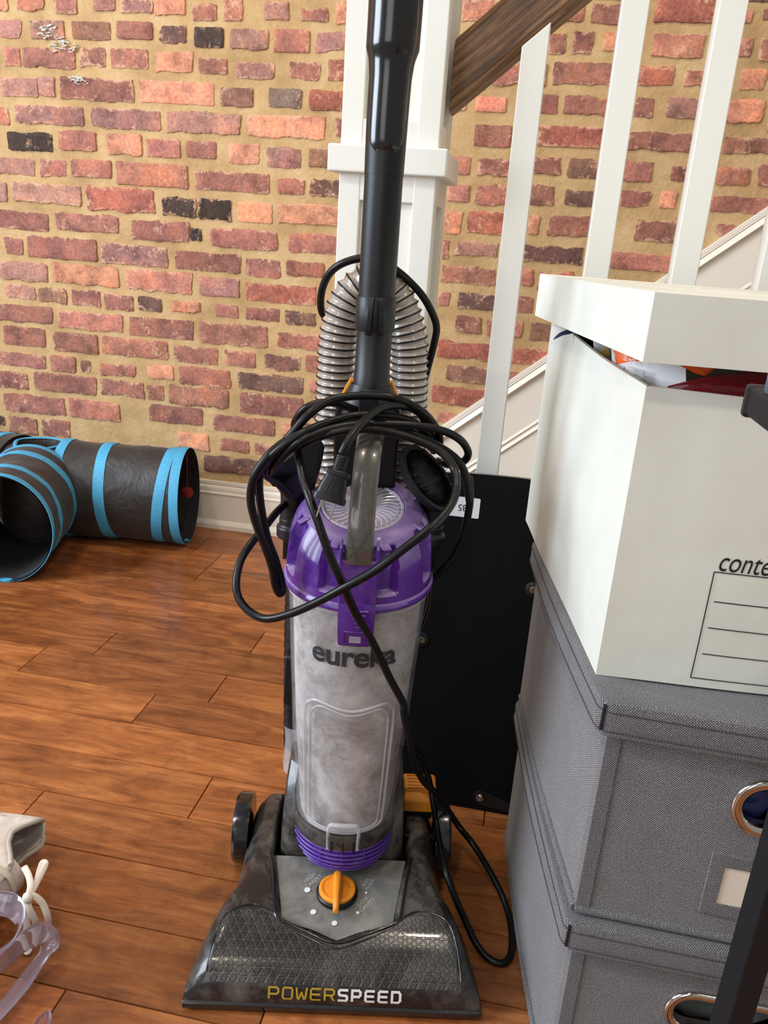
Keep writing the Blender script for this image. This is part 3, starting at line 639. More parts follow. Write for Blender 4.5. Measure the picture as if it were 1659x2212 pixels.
def base_surf(x, s, carve=True):
    y, z = bprof(s); w_ = interp(BW, y); u = min(1.0, abs(x) / w_)
    z2 = z - (0.016 * smooth01(0.84, 1.0, u) + 0.010 * smooth01(0.93, 1.0, u)) * min(1.0, z / 0.06)
    if carve and s < _cum[-4]:
        z2 -= 0.0055 * panel_depth(x, y)
        hole = smooth01(0.150, 0.154, y) * smooth01(0, 0.003, 0.0845 - abs(x))
        z2 -= 0.045 * hole
    return Vector((x, y, z2))
def s_of_y(y): return interp([(p[0], c) for p, c in zip(BP[1:14], _cum[1:14])], y)
def build_base():
    b = MB(); NS, NU = 120, 110; smax = _cum[-1]
    def fn(i, j):
        s = smax * j; y = bprof(s)[0]; w_ = interp(BW, y); t = i
        if t < 0.04: p = base_surf(-w_, s); return Vector((p.x, p.y, 0.008 + (min(p.z, 0.2) - 0.008) * (t / 0.04)))
        if t > 0.96: p = base_surf(w_, s); return Vector((p.x, p.y, 0.008 + (p.z - 0.008) * ((1 - t) / 0.04)))
        u = -1 + 2 * (t - 0.04) / 0.92; return base_surf(u * w_, s)
    b.grid(fn, NU, NS)
    b.build('base_housing', 'body_dark', vac, smooth=50, recalc=True)
    b = MB()                   # glossy front bumper edge
    b.rings([[Vector((x, y, z)) for y, z in ((-0.010, 0.004), (-0.0105, 0.011), (-0.0075, 0.013), (0.02, 0.012), (0.02, 0.004))] for x in [(-0.1625 + 0.325 * k / 20) for k in range(21)]], True, True)
    b.build('front_bumper', 'body_gloss', vac, bevel=0.001)
    # triangular-pattern window lying on the nose
    b = MB(); NU, NV = 60, 24
    smin = _cum[3] + 0.002
    def fn(i, j):
        x = -0.134 + 0.268 * i; a = abs(x) / 0.134
        ytop = 0.030 + 0.036 * smooth01(0.12, 0.72, a) - 0.014 * smooth01(0.85, 1.0, a)
        s1 = s_of_y(ytop); s = smin + (s1 - smin) * j
        p = base_surf(x, s, False); y, z = p.y, p.z
        return p + Vector((0, -0.0003, 0.0007))
    def uv(i, j):
        x = -0.134 + 0.268 * i; a = abs(x) / 0.134
        ytop = 0.030 + 0.036 * smooth01(0.12, 0.72, a) - 0.014 * smooth01(0.85, 1.0, a)
        return (x, smin + (s_of_y(ytop) - smin) * j)
    b.grid(fn, NU, NV, 0, uv); b.build('grille_window', 'grille', vac, smooth=60, recalc=False)
    # raised moulding round the panel and the window
    def rib(name, pts, r, mat):
        q = []
        for x, y in pts: p = base_surf(x, s_of_y(y), False); q.append(p + Vector((0, 0, 0.0004)))
        bb = MB(); bb.tube(spline(q, 6), r, 8); return bb.build(name, mat, vac, smooth=60)
    rib('panel_rim', [(-0.089, 0.150), (-0.082, 0.12), (-0.0745, 0.075), (-0.071, 0.060), (-0.062, 0.054), (-0.035, 0.043), (0, 0.0325), (0.035, 0.043), (0.062, 0.054), (0.071, 0.060), (0.0745, 0.075), (0.082, 0.12), (0.089, 0.150)], 0.0016, 'body_gloss')
    rib('window_rim', [(-0.139, 0.004), (-0.1365, 0.03), (-0.130, 0.055), (-0.118, 0.066), (-0.098, 0.072), (-0.08, 0.066), (-0.06, 0.049), (-0.03, 0.036), (0, 0.0265), (0.03, 0.036), (0.06, 0.049), (0.08, 0.066), (0.098, 0.072), (0.118, 0.066), (0.130, 0.055), (0.1365, 0.03), (0.139, 0.004)], 0.0011, 'body_gloss')
    # panel insert
    b = MB()
    def fp(i, j):
        y = 0.150 - (0.150 - 0.052) * j; hw = interp([(0.03, 0.060), (0.07, 0.0655), (0.15, 0.081)], y)
        x = -hw + 2 * hw * i; y -= 0.014 * j * (1 - min(1, abs(x) / 0.06))
        p = base_surf(x, s_of_y(y)); return Vector((x, y, p.z + 0.0008))
    b.grid(fp, 30, 24); b.build('control_panel', 'panel', vac, smooth=60, recalc=False)
    zp = 0.0655
    kn = LZ(728, 1925, 0.068)
    b = MB(); T = lambda p: p + Vector((kn.x, kn.y, zp - 0.001))
    b.lathe([(0.0245, 0), (0.0245, 0.004), (0.0228, 0.0055)], 40, T, mi=1); b.lathe([(0.0218, 0.003), (0.0218, 0.0085), (0.020, 0.0098), (0.0178, 0.0098), (0.017, 0.0088), (0, 0.0088)], 48, T)
    b.build('height_knob', ['orange', 'black'], vac, smooth=40)
    b = MB(); k0 = Vector((kn.x, kn.y, zp + 0.006))
    rg = []
    for dy, wd, h in ((0.019, 0.0058, 0.009), (0.012, 0.0062, 0.0125), (0, 0.0055, 0.0135), (-0.02, 0.0045, 0.012), (-0.034, 0.0036, 0.009), (-0.0365, 0.0032, 0.005)):
        rg.append([k0 + Vector((x, dy, z)) for x, z in ((-wd, 0), (-wd * 0.8, h * 0.8), (-wd * 0.4, h), (wd * 0.4, h), (wd * 0.8, h * 0.8), (wd, 0))])
    b.rings(rg); b.build('knob_grip', 'orange', vac, smooth=50, bevel=0.0008)
    # printing on the panel
    for px, py, r in ((664, 1922, 0.0036), (677, 1966, 0.0034), (723, 1987, 0.0032), (773, 1968, 0.0020), (791, 1928, 0.0014)):
        b = MB(); c = LZ(px, py, zp); b.lathe([(r, 0), (r, 0.0008), (0, 0.0008)], 20, lambda p, c=c: p + Vector((c.x, c.y, base_surf(c.x, s_of_y(c.y)).z + 0.001)))
        b.build('setting_dot', 'white_print', vac)
    def ptext(s, px, py, ang, size, mat='grey_print'):
        c = LZ(px, py, zp); ca, sa = math.cos(rad(ang)), math.sin(rad(ang))
        def T(x, y):
            X, Y = c.x + ca * x - sa * y, c.y + sa * x + ca * y
            return Vector((X, Y, base_surf(X, s_of_y(Y)).z + 0.0014))
        text_obj('panel_lettering', s, T, mat, vac, size=size, fat=0.00005)
    ptext('HIGH\nCARPET', 674, 1901, 48, 0.0072); ptext('LOW\nCARPET', 789, 1949, 48, 0.0068); ptext('BARE\nFLOOR', 795, 1909, 60, 0.0056)
    # name on the nose
    def nose(sc, xo):
        def T(x, y):
            s = _cum[2] - 0.0022 + (y + 0.0065) * 1.05; p = base_surf(x + xo, s, False); return p + Vector((0, -0.0009, 0.0002))
        return T
    G = dict(P=[[(0, 0), (0, 1), (.8, 1), (1, .86), (1, .58), (.82, .42), (.2, .42)]], O=[[(.14, 0), (0, .14), (0, .86), (.14, 1), (.86, 1), (1, .86), (1, .14), (.86, 0), (.14, 0)]],
             W=[[(0, 1), (.12, .12), (.24, 0), (.5, .62), (.76, 0), (.88, .12), (1, 1)]], E=[[(1, 1), (.14, 1), (0, .86), (0, .14), (.14, 0), (1, 0)], [(0, .5), (.94, .5)]],
             R=[[(0, 0), (0, 1), (.8, 1), (1, .86), (1, .6), (.82, .46), (.12, .46)], [(.62, .46), (1, 0)]], S=[[(1, 1), (.14, 1), (0, .88), (0, .64), (.14, .52), (.86, .48), (1, .36), (1, .12), (.86, 0), (0, 0)]],
             D=[[(0, 0), (0, 1), (.8, 1), (1, .8), (1, .2), (.8, 0), (0, 0)]])
    def stroke_word(word, x0, x1, h, wd, T):
        b = MB(); n = len(word); cnt = 0; pit = (x1 - x0) / n; gw = pit * 0.80 - wd
        for i, ch in enumerate(word):
            ox = x0 + pit * i + pit * 0.10 + wd / 2; k = gw * (1.12 if ch == 'W' else 1.0); ox -= (k - gw) / 2
            for pl in G[ch]:
                for p, q in zip(pl, pl[1:]):
                    a_, c_ = Vector((ox + p[0] * k, (p[1] - .5) * (h - wd))), Vector((ox + q[0] * k, (q[1] - .5) * (h - wd)))
                    d = (c_ - a_).normalized(); nn = Vector((-d.y, d.x)) * wd / 2; a_ = a_ - d * wd * .38; c_ = c_ + d * wd * .38; m_ = 4
                    cnt += 1; lift = Vector((0, -1.6e-5, 1.2e-5)) * (cnt % 9)
                    for t in range(m_):
                        u, v = a_.lerp(c_, t / m_), a_.lerp(c_, (t + 1) / m_)
                        b.add([T(*(u + nn)) + lift, T(*(u - nn)) + lift, T(*(v - nn)) + lift, T(*(v + nn)) + lift], [(0, 1, 2, 3)])
        return b
    xa, xm, xb = L(577, 2152, 0.0).x, L(726, 2156, 0.0).x, L(868, 2160, 0.0).x
    stroke_word('POWER', xa, xm, 0.0138, 0.0021, nose(1, 0)).build('name_lettering', 'gold_print', vac, smooth=0, recalc=False)
    stroke_word('SPEED', xm, xb, 0.0138, 0.0027, nose(1, 0)).build('name_lettering', 'white_print', vac, smooth=0, recalc=False)
    # screw wells in the arms
    for px, py, r in ((600, 1729, 0.0042), (590, 1788, 0.0042), (877, 1742, 0.004), (880, 1801, 0.0045), (937, 1805, 0.005)):
        b = MB(); c = LZ(px, py, 0.0715); b.lathe([(r, -0.002), (r, 0.0006), (r * 0.8, 0.0008), (r * 0.7, -0.0015), (0, -0.0015)], 18, lambda p, c=c: p + Vector((c.x, c.y, 0.0712)))
        b.build('screw_well', 'black', vac)
    for sx in (-1, 1):
        b = MB(); T = lambda p, sx=sx: Vector((sx * (0.126 + p.z), 0.222 + p.x, 0.0455 + p.y))
        b.lathe([(0.020, -0.004), (0.0445, -0.004), (0.0455, 0.001), (0.0455, 0.013), (0.043, 0.0165), (0.037, 0.0175), (0.035, 0.0155), (0.014, 0.0155), (0.010, 0.018), (0, 0.018)], 56, T)
        b.build('wheel', 'body_gloss', vac, smooth=35)
    # release pedal
    b = MB(); b.rings([[Vector((x, y, z)) for y, z in ((0.225, 0.078), (0.226, 0.098), (0.232, 0.104), (0.262, 0.112), (0.268, 0.108), (0.268, 0.085))] for x in (0.079, 0.1235)], True, True)
    pd = b.build('release_pedal', 'orange', vac, smooth=30, bevel=0.004, segs=3)
    b = MB()
    for k in range(6): b.box(0.084, 0.118, 0.234 + k * 0.005, 0.2355 + k * 0.005, 0.1045 + k * 0.00135, 0.1056 + k * 0.00135)
    b.build('pedal_ridge', 'orange', pd, smooth=0)
    b = MB(); b.box(0.083, 0.119, 0.228, 0.265, 0.066, 0.086); b.build('pedal_stem', 'black', vac, bevel=0.002)
build_base()

def cup_r(z): return interp([(0.125, 0.0595), (0.16, 0.0625), (0.25, 0.0690), (0.35, 0.0740), (0.45, 0.0785)], z)
def on_cup(th, z, off=0.0):     # angle measured from the front of the cup
    r = cup_r(z) + off; return Vector((AX[0] + r * math.sin(th), AX[1] - r * math.cos(th), z))
def cupT(p): return p + Vector((AX[0], AX[1], 0))
def build_body():
    # grey neck the cup stands in
    b = MB(); rg = []
    for z, hx, y0, y1 in ((0.028, 0.0775, 0.158, 0.262), (0.06, 0.0775, 0.152, 0.262), (0.10, 0.0765, 0.150, 0.26), (0.125, 0.0755, 0.156, 0.258), (0.155, 0.074, 0.176, 0.255), (0.172, 0.072, 0.196, 0.252)):
        rg.append([Vector((x, y, z)) for x, y in ((-hx, y0 + 0.012), (-hx + 0.012, y0), (hx - 0.012, y0), (hx, y0 + 0.012), (hx, y1), (-hx, y1))])
    b.rings(rg); b.build('neck_housing', 'body_dark', vac, smooth=30, bevel=0.003)
    b = MB(); b.lathe([(0.012, 0.0725), (0.046, 0.0735), (0.0575, 0.080), (0.0620, 0.092), (0.0625, 0.108), (0.0605, 0.13)], 56, cupT)
    vt = b.build('exhaust_vent', 'purple_vent', vac, smooth=50)
    b = MB()
    for k in range(6):
        z = 0.0815 + k * 0.0062; r = interp([(0.0725, 0.012), (0.0735, 0.046), (0.080, 0.0575), (0.092, 0.0620), (0.108, 0.0625), (0.13, 0.0605)], z) + 0.0012
        am = 0.75 + 0.11 * min(k, 4)
        b.tube([Vector((AX[0] + r * math.sin(t), AX[1] - r * math.cos(t), z)) for t in [(-am + 2 * am * i / 24) for i in range(25)]], 0.0018, 8)
    for t in (-0.42, 0.0, 0.42):
        b.tube([Vector((AX[0] + r * math.sin(t), AX[1] - r * math.cos(t), z)) for z, r in ((0.0785, 0.0560), (0.088, 0.0618), (0.1, 0.0636), (0.111, 0.0634))], 0.0014, 6)
    b.build('vent_slat', 'purple_vent', vt, smooth=60)
    b = MB(); b.lathe([(0.056, 0.108), (0.0625, 0.110), (0.0645, 0.114), (0.0648, 0.130), (0.063, 0.1335), (0.0575, 0.1335)], 64, cupT)
    br = b.build('cup_base', 'body_dark', vac, smooth=40)
    b = MB()
    for t in (-0.2, 0.0, 0.2): b.obox(on_cup(t, 0.119, 0.005), (0.0007 * math.cos(t), 0.0007 * math.sin(t), 0), (0.0016 * math.sin(t), -0.0016 * math.cos(t), 0), (0, 0, 0.0075))
    b.build('clip_ridge', 'black', br, smooth=0)
    # dust behind the clear wall, then the wall
    b = MB(); zs = [0.134 + (0.452 - 0.134) * k / 24 for k in range(25)]
    b.lathe([(0.0, 0.134)] + [(cup_r(z) - 0.0045, z) for z in zs] + [(0.0, 0.452)], 64, cupT, caps=False)
    b.build('dust_load', 'dust', vac, smooth=60)
    b = MB(); b.lathe([(cup_r(z), z) for z in zs], 80, cupT, caps=False)
    cup = b.build('dust_cup', 'clear', vac, smooth=60, recalc=True)
    b = MB()
    for z in (0.437, 0.4315):
        b.lathe([(cup_r(z) + 0.0004, z - 0.0016), (cup_r(z) + 0.0018, z), (cup_r(z) + 0.0004, z + 0.0016)], 72, cupT, caps=False)
    b.build('cup_bead', 'clear2', cup, smooth=60)
    # embossed window frame
    pts = [(-0.70, 0.312), (-0.50, 0.318), (0.0, 0.312), (0.50, 0.318), (0.66, 0.312), (0.74, 0.298), (0.76, 0.24), (0.80, 0.16), (0.76, 0.142), (0.4, 0.138), (0.0, 0.1375), (-0.4, 0.138), (-0.8, 0.142), (-0.86, 0.16), (-0.82, 0.24), (-0.80, 0.298)]
    b = MB(); b.tube([on_cup(p.x, p.y, 0.0006) for p in spline([(t, z, 0) for t, z in pts], 8, True)], 0.0017, 8, True)
    pts2 = [(t * 0.86, z - 0.006 if z > 0.29 else z + 0.003) for t, z in pts]
    b.tube([on_cup(p.x, p.y, 0.0004) for p in spline([(t, z, 0) for t, z in pts2], 8, True)], 0.0011, 8, True)
    b.build('window_frame', 'clear2', cup, smooth=60)
    # maker's name
    def T(x, y):
        th = x / 0.0765; return on_cup(th, 0.3800 + y, 0.0007)
    text_obj('brand_lettering', 'eureka', T, 'dark_print', cup, size=0.0352, fat=0.0009, sx=1.05, space=0.96)
    # clear clip at the foot
    b = MB()
    pts = [(-0.275, 0.116), (-0.275, 0.142), (-0.25, 0.151), (-0.17, 0.1535), (0.17, 0.1535), (0.25, 0.151), (0.275, 0.142), (0.275, 0.116)]
    b.tube([on_cup(t, z, 0.0058) for t, z in [(p.x, p.y) for p in spline([(a, c, 0) for a, c in pts], 5)]], 0.0021, 8, flat=(1.0, 1.3))
    b.tube([on_cup(t, 0.1485, 0.0052) for t in (-0.24, -0.12, 0, 0.12, 0.24)], 0.0012, 6)
    b.build('foot_clip', 'clear2', cup, smooth=50)
    # purple lid; its top slopes towards the front
    def lidT(p):
        return Vector((p.x + AX[0], p.y + AX[1], p.z + p.y * 0.29 * (0.2 + 0.8 * smooth01(0.452, 0.512, p.z))))
    b = MB()
    def rm(a, r, z):
        k = (a * 8 / (2 * math.pi)) % 1.0          # slots fall between eight raised panels
        d = abs(k - 0.5)
        wd = 0.155 + 0.05 * smooth01(0.46, 0.52, z)
        pocket = smooth01(wd + 0.035, wd - 0.02, d) if False else 1 - smooth01(wd - 0.025, wd + 0.03, d)
        zz = smooth01(0.4585, 0.4625, z) * smooth01(0.0, 0.006, 0.5215 - z)
        return -0.0105 * pocket * zz
    prof = [(0.074, 0.440), (0.0835, 0.4415), (0.0845, 0.4445), (0.0835, 0.448), (0.0815, 0.450), (0.0812, 0.458), (0.0812, 0.4595), (0.0811, 0.461), (0.081, 0.4625), (0.0808, 0.464), (0.0805, 0.467), (0.0795, 0.48), (0.0785, 0.495), (0.0775, 0.5), (0.0735, 0.510), (0.0685, 0.518), (0.0665, 0.5205), (0.0655, 0.5225), (0.063, 0.5245), (0.053, 0.527), (0.0480, 0.5275), (0.0462, 0.5265), (0.0458, 0.522), (0.0, 0.522)]
    b.lathe(prof, 240, lidT, True, rmod=rm); lid = b.build('lid', 'purple', vac, smooth=28)
    b = MB()
    b.lathe([(0.0456, 0.5215), (0.0456, 0.5262), (0.0435, 0.5268), (0.042, 0.5245), (0.013, 0.5262), (0.012, 0.528), (0.0, 0.528)], 64, lidT)
    for k in range(34):
        a = 2 * math.pi * k / 34
        p = [lidT(Vector((r * math.cos(a + q), r * math.sin(a + q), 0.5262))) for r, q in ((0.016, 0.0), (0.026, 0.05), (0.032, 0.03), (0.040, -0.06))]
        b.tube(spline(p, 3), 0.00105, 6)
    b.build('filter_window', 'disc', lid, smooth=50)
    for k in range(8):             # lugs round the top edge
        b = MB()
        a = 2 * math.pi * (k + 0.5) / 8
        c = lidT(Vector((0.0665 * math.cos(a), 0.0665 * math.sin(a), 0.521))); u = Vector((math.cos(a), math.sin(a), 0)); v = Vector((-math.sin(a), math.cos(a), 0))
        b.obox(c, u * 0.0065 + Vector((0, 0, -0.0028)), v * 0.0055, Vector((0, 0, 0.0022)) + u * 0.0007)
        b.build('lid_lug', 'purple', lid, smooth=0, bevel=0.002)
    # latch on the front
    b = MB(); zc = 0.4325; rg = []
    for z, off, hw in ((0.462, 0.0055, 0.0185), (0.457, 0.009, 0.0192), (0.44, 0.0125, 0.0192), (0.415, 0.0125, 0.0185), (0.402, 0.011, 0.0178), (0.3975, 0.007, 0.016), (0.3975, 0.001, 0.016), (0.43, 0.001, 0.018), (0.462, 0.0005, 0.0185)):
        y = AX[1] - cup_r(min(z, 0.45)) - off
        rg.append([Vector((AX[0] + x, y + abs(x) * 0.12, z)) for x in (-hw, -hw * 0.6, 0, hw * 0.6, hw)])
    b.rings(rg, False, False, loop=True)
    for e in (0, 4):
        b.add([r[e] for r in rg], [tuple(range(len(rg)))])
    lt = b.build('latch', 'purple', vac, smooth=30, bevel=0.0012)
    b = MB()
    for k, hw in enumerate((0.010, 0.008, 0.006, 0.004, 0.0026)):
        y = AX[1] - cup_r(0.44) - 0.0128; b.box(AX[0] + 0.002 - hw, AX[0] + 0.002 + hw, y - 0.0008, y + 0.002, 0.4415 - k * 0.0045, 0.4427 - k * 0.0045)
    y = AX[1] - cup_r(0.41) - 0.0128
    b.box(AX[0] - 0.0125, AX[0] + 0.0125, y - 0.0006, y + 0.002, 0.4172, 0.4182); b.box(AX[0] - 0.0125, AX[0] - 0.0115, y - 0.0006, y + 0.002, 0.402, 0.418); b.box(AX[0] + 0.0115, AX[0] + 0.0125, y - 0.0006, y + 0.002, 0.402, 0.418)
    b.build('latch_ridge', 'purple', lt, smooth=0)
    b = MB(); b.box(AX[0] - 0.006, AX[0] + 0.006, y - 0.0012, y + 0.002, 0.406, 0.4128); b.build('latch_window', 'clear2', lt, smooth=0, bevel=0.0006)
    # carrying handle with its purple socket
    path = [(0.0885, 0.494), (0.0875, 0.512), (0.091, 0.535), (0.101, 0.562), (0.112, 0.588), (0.126, 0.606), (0.146, 0.614), (0.17, 0.612), (0.20, 0.604)]
    sp = spline([(0, y, z) for y, z in path], 6); rg = []
    for i, p in enumerate(sp):
        t = (sp[min(i + 1, len(sp) - 1)] - sp[max(i - 1, 0)]).normalized(); nrm = Vector((0, -t.z, t.y))
        if nrm.y > 0: nrm = -nrm
        k = i / (len(sp) - 1); hw = 0.0150 - 0.0018 * smooth01(0.0, 0.25, k) + 0.001 * smooth01(0.6, 1.0, k); xo = 0.0005 + 0.006 * smooth01(0.2, 1.0, k)
        nrm = Vector((0, -abs(t.z), (t.y))) if t.z > -0.2 else nrm
        nrm = Vector((0, -t.z, t.y)).normalized()
        rg.append([p + Vector((xo + a * hw, 0, 0)) + nrm * c for a, c in ((-1, -0.008), (-1, 0.001), (-0.82, 0.0042), (-0.45, 0.0056), (0, 0.006), (0.45, 0.0056), (0.82, 0.0042), (1, 0.001), (1, -0.008))])
    b = MB(); b.rings(rg); b.build('carry_handle', 'gunmetal', vac, smooth=35, bevel=0.0008)
    b = MB(); y = AX[1] - 0.0785
    b.hexa([(-0.0185, y - 0.0095, 0.449), (0.0195, y - 0.0095, 0.449), (0.0195, y + 0.012, 0.449), (-0.0185, y + 0.012, 0.449), (-0.0195, y - 0.0125, 0.4975), (0.0205, y - 0.0125, 0.4975), (0.0205, y + 0.012, 0.4975), (-0.0195, y + 0.012, 0.4975)]); b.box(-0.0195, -0.0165, y - 0.0135, y + 0.012, 0.494, 0.512); b.box(0.0170, 0.0205, y - 0.0135, y + 0.012, 0.494, 0.512)
    b.build('handle_socket', 'purple', lid, smooth=0, bevel=0.0015)
    # spine, collar, wand
    b = MB(); rg = []
    for z, hx, y0, y1 in ((0.17, 0.062, 0.236, 0.276), (0.40, 0.060, 0.247, 0.276), (0.50, 0.040, 0.235, 0.272), (0.545, 0.035, 0.205, 0.262), (0.60, 0.0355, 0.19, 0.25), (0.628, 0.035, 0.178, 0.235), (0.636, 0.032, 0.17, 0.225)):
        rg.append([Vector((0.001 + x, y, z)) for x, y in ((-hx, y0), (hx, y0), (hx, y1), (-hx, y1))])
    b.rings(rg); b.build('spine', 'black', vac, smooth=25, bevel=0.003)
    WXY = (0.0025, 0.19)
    TW = lambda p: p + Vector((WXY[0], WXY[1], 0))
    b = MB(); b.lathe([(0.0335, 0.626), (0.033, 0.634), (0.0285, 0.644), (0.0235, 0.652), (0.0215, 0.657), (0.019, 0.658)], 48, lambda p: TW(Vector((p.x * (1.0), p.y * 0.85, p.z))))
    cl = b.build('wand_socket', 'black', vac, smooth=40)
    b = MB(); b.box(-0.0095, 0.0115, 0.155, 0.175, 0.630, 0.652); b.build('socket_button', 'satin', cl, smooth=0, bevel=0.0015)
    for sx in (-1, 1):
        b = MB(); b.rings([[Vector((WXY[0] + sx * x, 0.203 + y, z)) for y in (-0.006, 0.006)][::1] + [Vector((WXY[0] + sx * (x - 0.006), 0.203 + y, z - 0.002)) for y in (0.006, -0.006)] for x, z in ((0.034, 0.636), (0.0285, 0.648), (0.0225, 0.660))])
        b.build('socket_trim', 'orange', cl, smooth=0, bevel=0.001)
    b = MB(); b.lathe([(0.0192, 0.650), (0.0192, 0.668), (0.0185, 0.669), (0.0185, 0.715), (0.0188, 0.75), (0.0188, 0.895)], 48, TW)
    b.build('wand', 'satin', vac, smooth=40)
    b = MB(); b.lathe([(0.0198, 0.712), (0.0205, 0.7135), (0.0208, 0.745), (0.0198, 0.7465)], 48, TW, caps=False)
    cp = b.build('wand_clip', 'satin', vac, smooth=40)
    b = MB()
    for t in (-0.32, 0.32):
        rg = []
        for z, o_, hw in ((0.709, 0.0010, 0.15), (0.715, 0.0045, 0.21), (0.73, 0.0048, 0.21), (0.742, 0.003, 0.25), (0.7465, 0.0006, 0.27)):
            rg.append([TW(Vector(((0.0206 + oo) * math.sin(t + q * hw), -(0.0206 + oo) * math.cos(t + q * hw), z))) for q, oo in ((-1, -0.001), (-0.8, o_ * 0.8), (0, o_), (0.8, o_ * 0.8), (1, -0.001))])
        b.rings(rg)
    b.build('clip_tab', 'satin', cp, smooth=30)
    # grip at the top of the wand
    def gr(z): return interp([(0.86, 0.0192), (0.90, 0.0198), (0.945, 0.0202), (0.958, 0.0215), (0.968, 0.0248), (1.03, 0.0250), (1.09, 0.024)], z)
    b = MB(); zs = [0.86 + k * 0.004 for k in range(60)]
    rg = []
    for z in zs:
        r = gr(z); k = smooth01(1.02, 1.12, z)
        rg.append([Vector((WXY[0] + 0.0015 * smooth01(0.9, 1.0, z) + r * math.cos(a), WXY[1] + r * math.sin(a) * (1 - 0.1 * k), z)) for a in [2 * math.pi * i / 48 for i in range(48)]])
    b.rings(rg); gp = b.build('hand_grip', 'satin', vac, smooth=40)
    b = MB(); rg = []
    for k in range(64):
        z = 0.876 + k * 0.0036
        am = 0.98 * min(1.0, math.sqrt(max(0.0, 1 - (1 - min(1.0, (z - 0.876) / 0.024)) ** 2))) if z < 0.90 else 0.98
        am = max(am, 0.03); r = gr(z)
        dz = interp([(0.876, -0.0035), (0.884, 0.0012), (0.91, 0.002), (1.2, 0.002)], z)
        rg.append([Vector((WXY[0] + 0.0015 * smooth01(0.9, 1.0, z) + (r + dz * math.cos(q * 1.35)) * math.sin(q * am), WXY[1] - (r + dz * math.cos(q * 1.35)) * math.cos(q * am), z)) for q in [(-1 + 2 * i / 16) for i in range(17)]])
    b.rings(rg, False, False); b.build('grip_inset', 'gloss', gp, smooth=60, solid=0.0012)
build_body()

def build_hose():
    c = [L(735, 1075, 0.25), L(720, 960, 0.255), L(722, 880, 0.255), L(729, 750, 0.252), L(742, 680, 0.25), L(766, 634, 0.25), L(806, 612, 0.25), L(846, 634, 0.25), L(872, 690, 0.25), L(884, 760, 0.252), L(881, 880, 0.255), L(879, 960, 0.255), L(872, 1075, 0.25)]
    sp = spline(c, 40); ln = [0.0]
    for a, b_ in zip(sp, sp[1:]): ln.append(ln[-1] + (b_ - a).length)
    tot = ln[-1]; pitch = 0.0084; n = int(tot / pitch) ; per = 8; pts = []; rr = []
    j = 0
    for i in range(n * per + 1):
        d = tot * i / (n * per)
        while j < len(ln) - 2 and ln[j + 1] < d: j += 1
        t = (d - ln[j]) / max(1e-9, ln[j + 1] - ln[j]); pts.append(sp[j].lerp(sp[j + 1], t))
        ph = (i % per) / per
        rr.append(0.0190 + 0.0024 * (abs(math.cos(math.pi * ph)) ** 1.6))
    b = MB(); b.tube(pts, rr, 28, up=(0, 1, 0)); hs = b.build('hose', 'hose', vac, smooth=70)
    b = MB()
    for i in range(0, n * per + 1, per):
        t = (pts[min(i + 1, len(pts) - 1)] - pts[max(i - 1, 0)]).normalized(); u = Vector((0, 1, 0)); u = (u - t * u.dot(t)).normalized(); v = t.cross(u)
        b.tube([pts[i] + (u * math.cos(a) + v * math.sin(a)) * 0.0213 for a in [2 * math.pi * k / 28 for k in range(28)]], 0.0011, 6, True)
    b.build('hose_wire', 'black', hs, smooth=70)
    # lower hose down the back of the cup, with its clip
    b = MB(); pts = spline([(-0.070, 0.262, 0.46), (-0.0735, 0.262, 0.36), (-0.072, 0.262, 0.25), (-0.070, 0.262, 0.15)], 30)
    b.tube(pts, [0.0150 + 0.0015 * abs(math.cos(i * 0.9)) for i in range(len(pts))], 20); b.build('lower_hose', 'black', vac, smooth=60)
    b = MB(); b.obox((-0.074, 0.25, 0.262), (0.012, 0, 0), (0, 0.012, 0), (0, 0, 0.036)); b.build('hose_clip', 'satin', vac, bevel=0.003)
    b = MB(); b.lathe([(0.017, 0.118), (0.018, 0.13), (0.0155, 0.165), (0.017, 0.185)], 24, lambda p: p + Vector((-0.068, 0.255, 0))); b.build('hose_cuff', 'clear2', vac, smooth=40)
    # side bail behind the lid, right
    b = MB(); b.tube(spline([L(905, 1275, 0.24), L(925, 1262, 0.24), L(930, 1290, 0.24), L(918, 1340, 0.24), L(905, 1362, 0.24)], 6), 0.0028, 8); b.build('side_bail', 'body_gloss', vac, smooth=60)
build_hose()

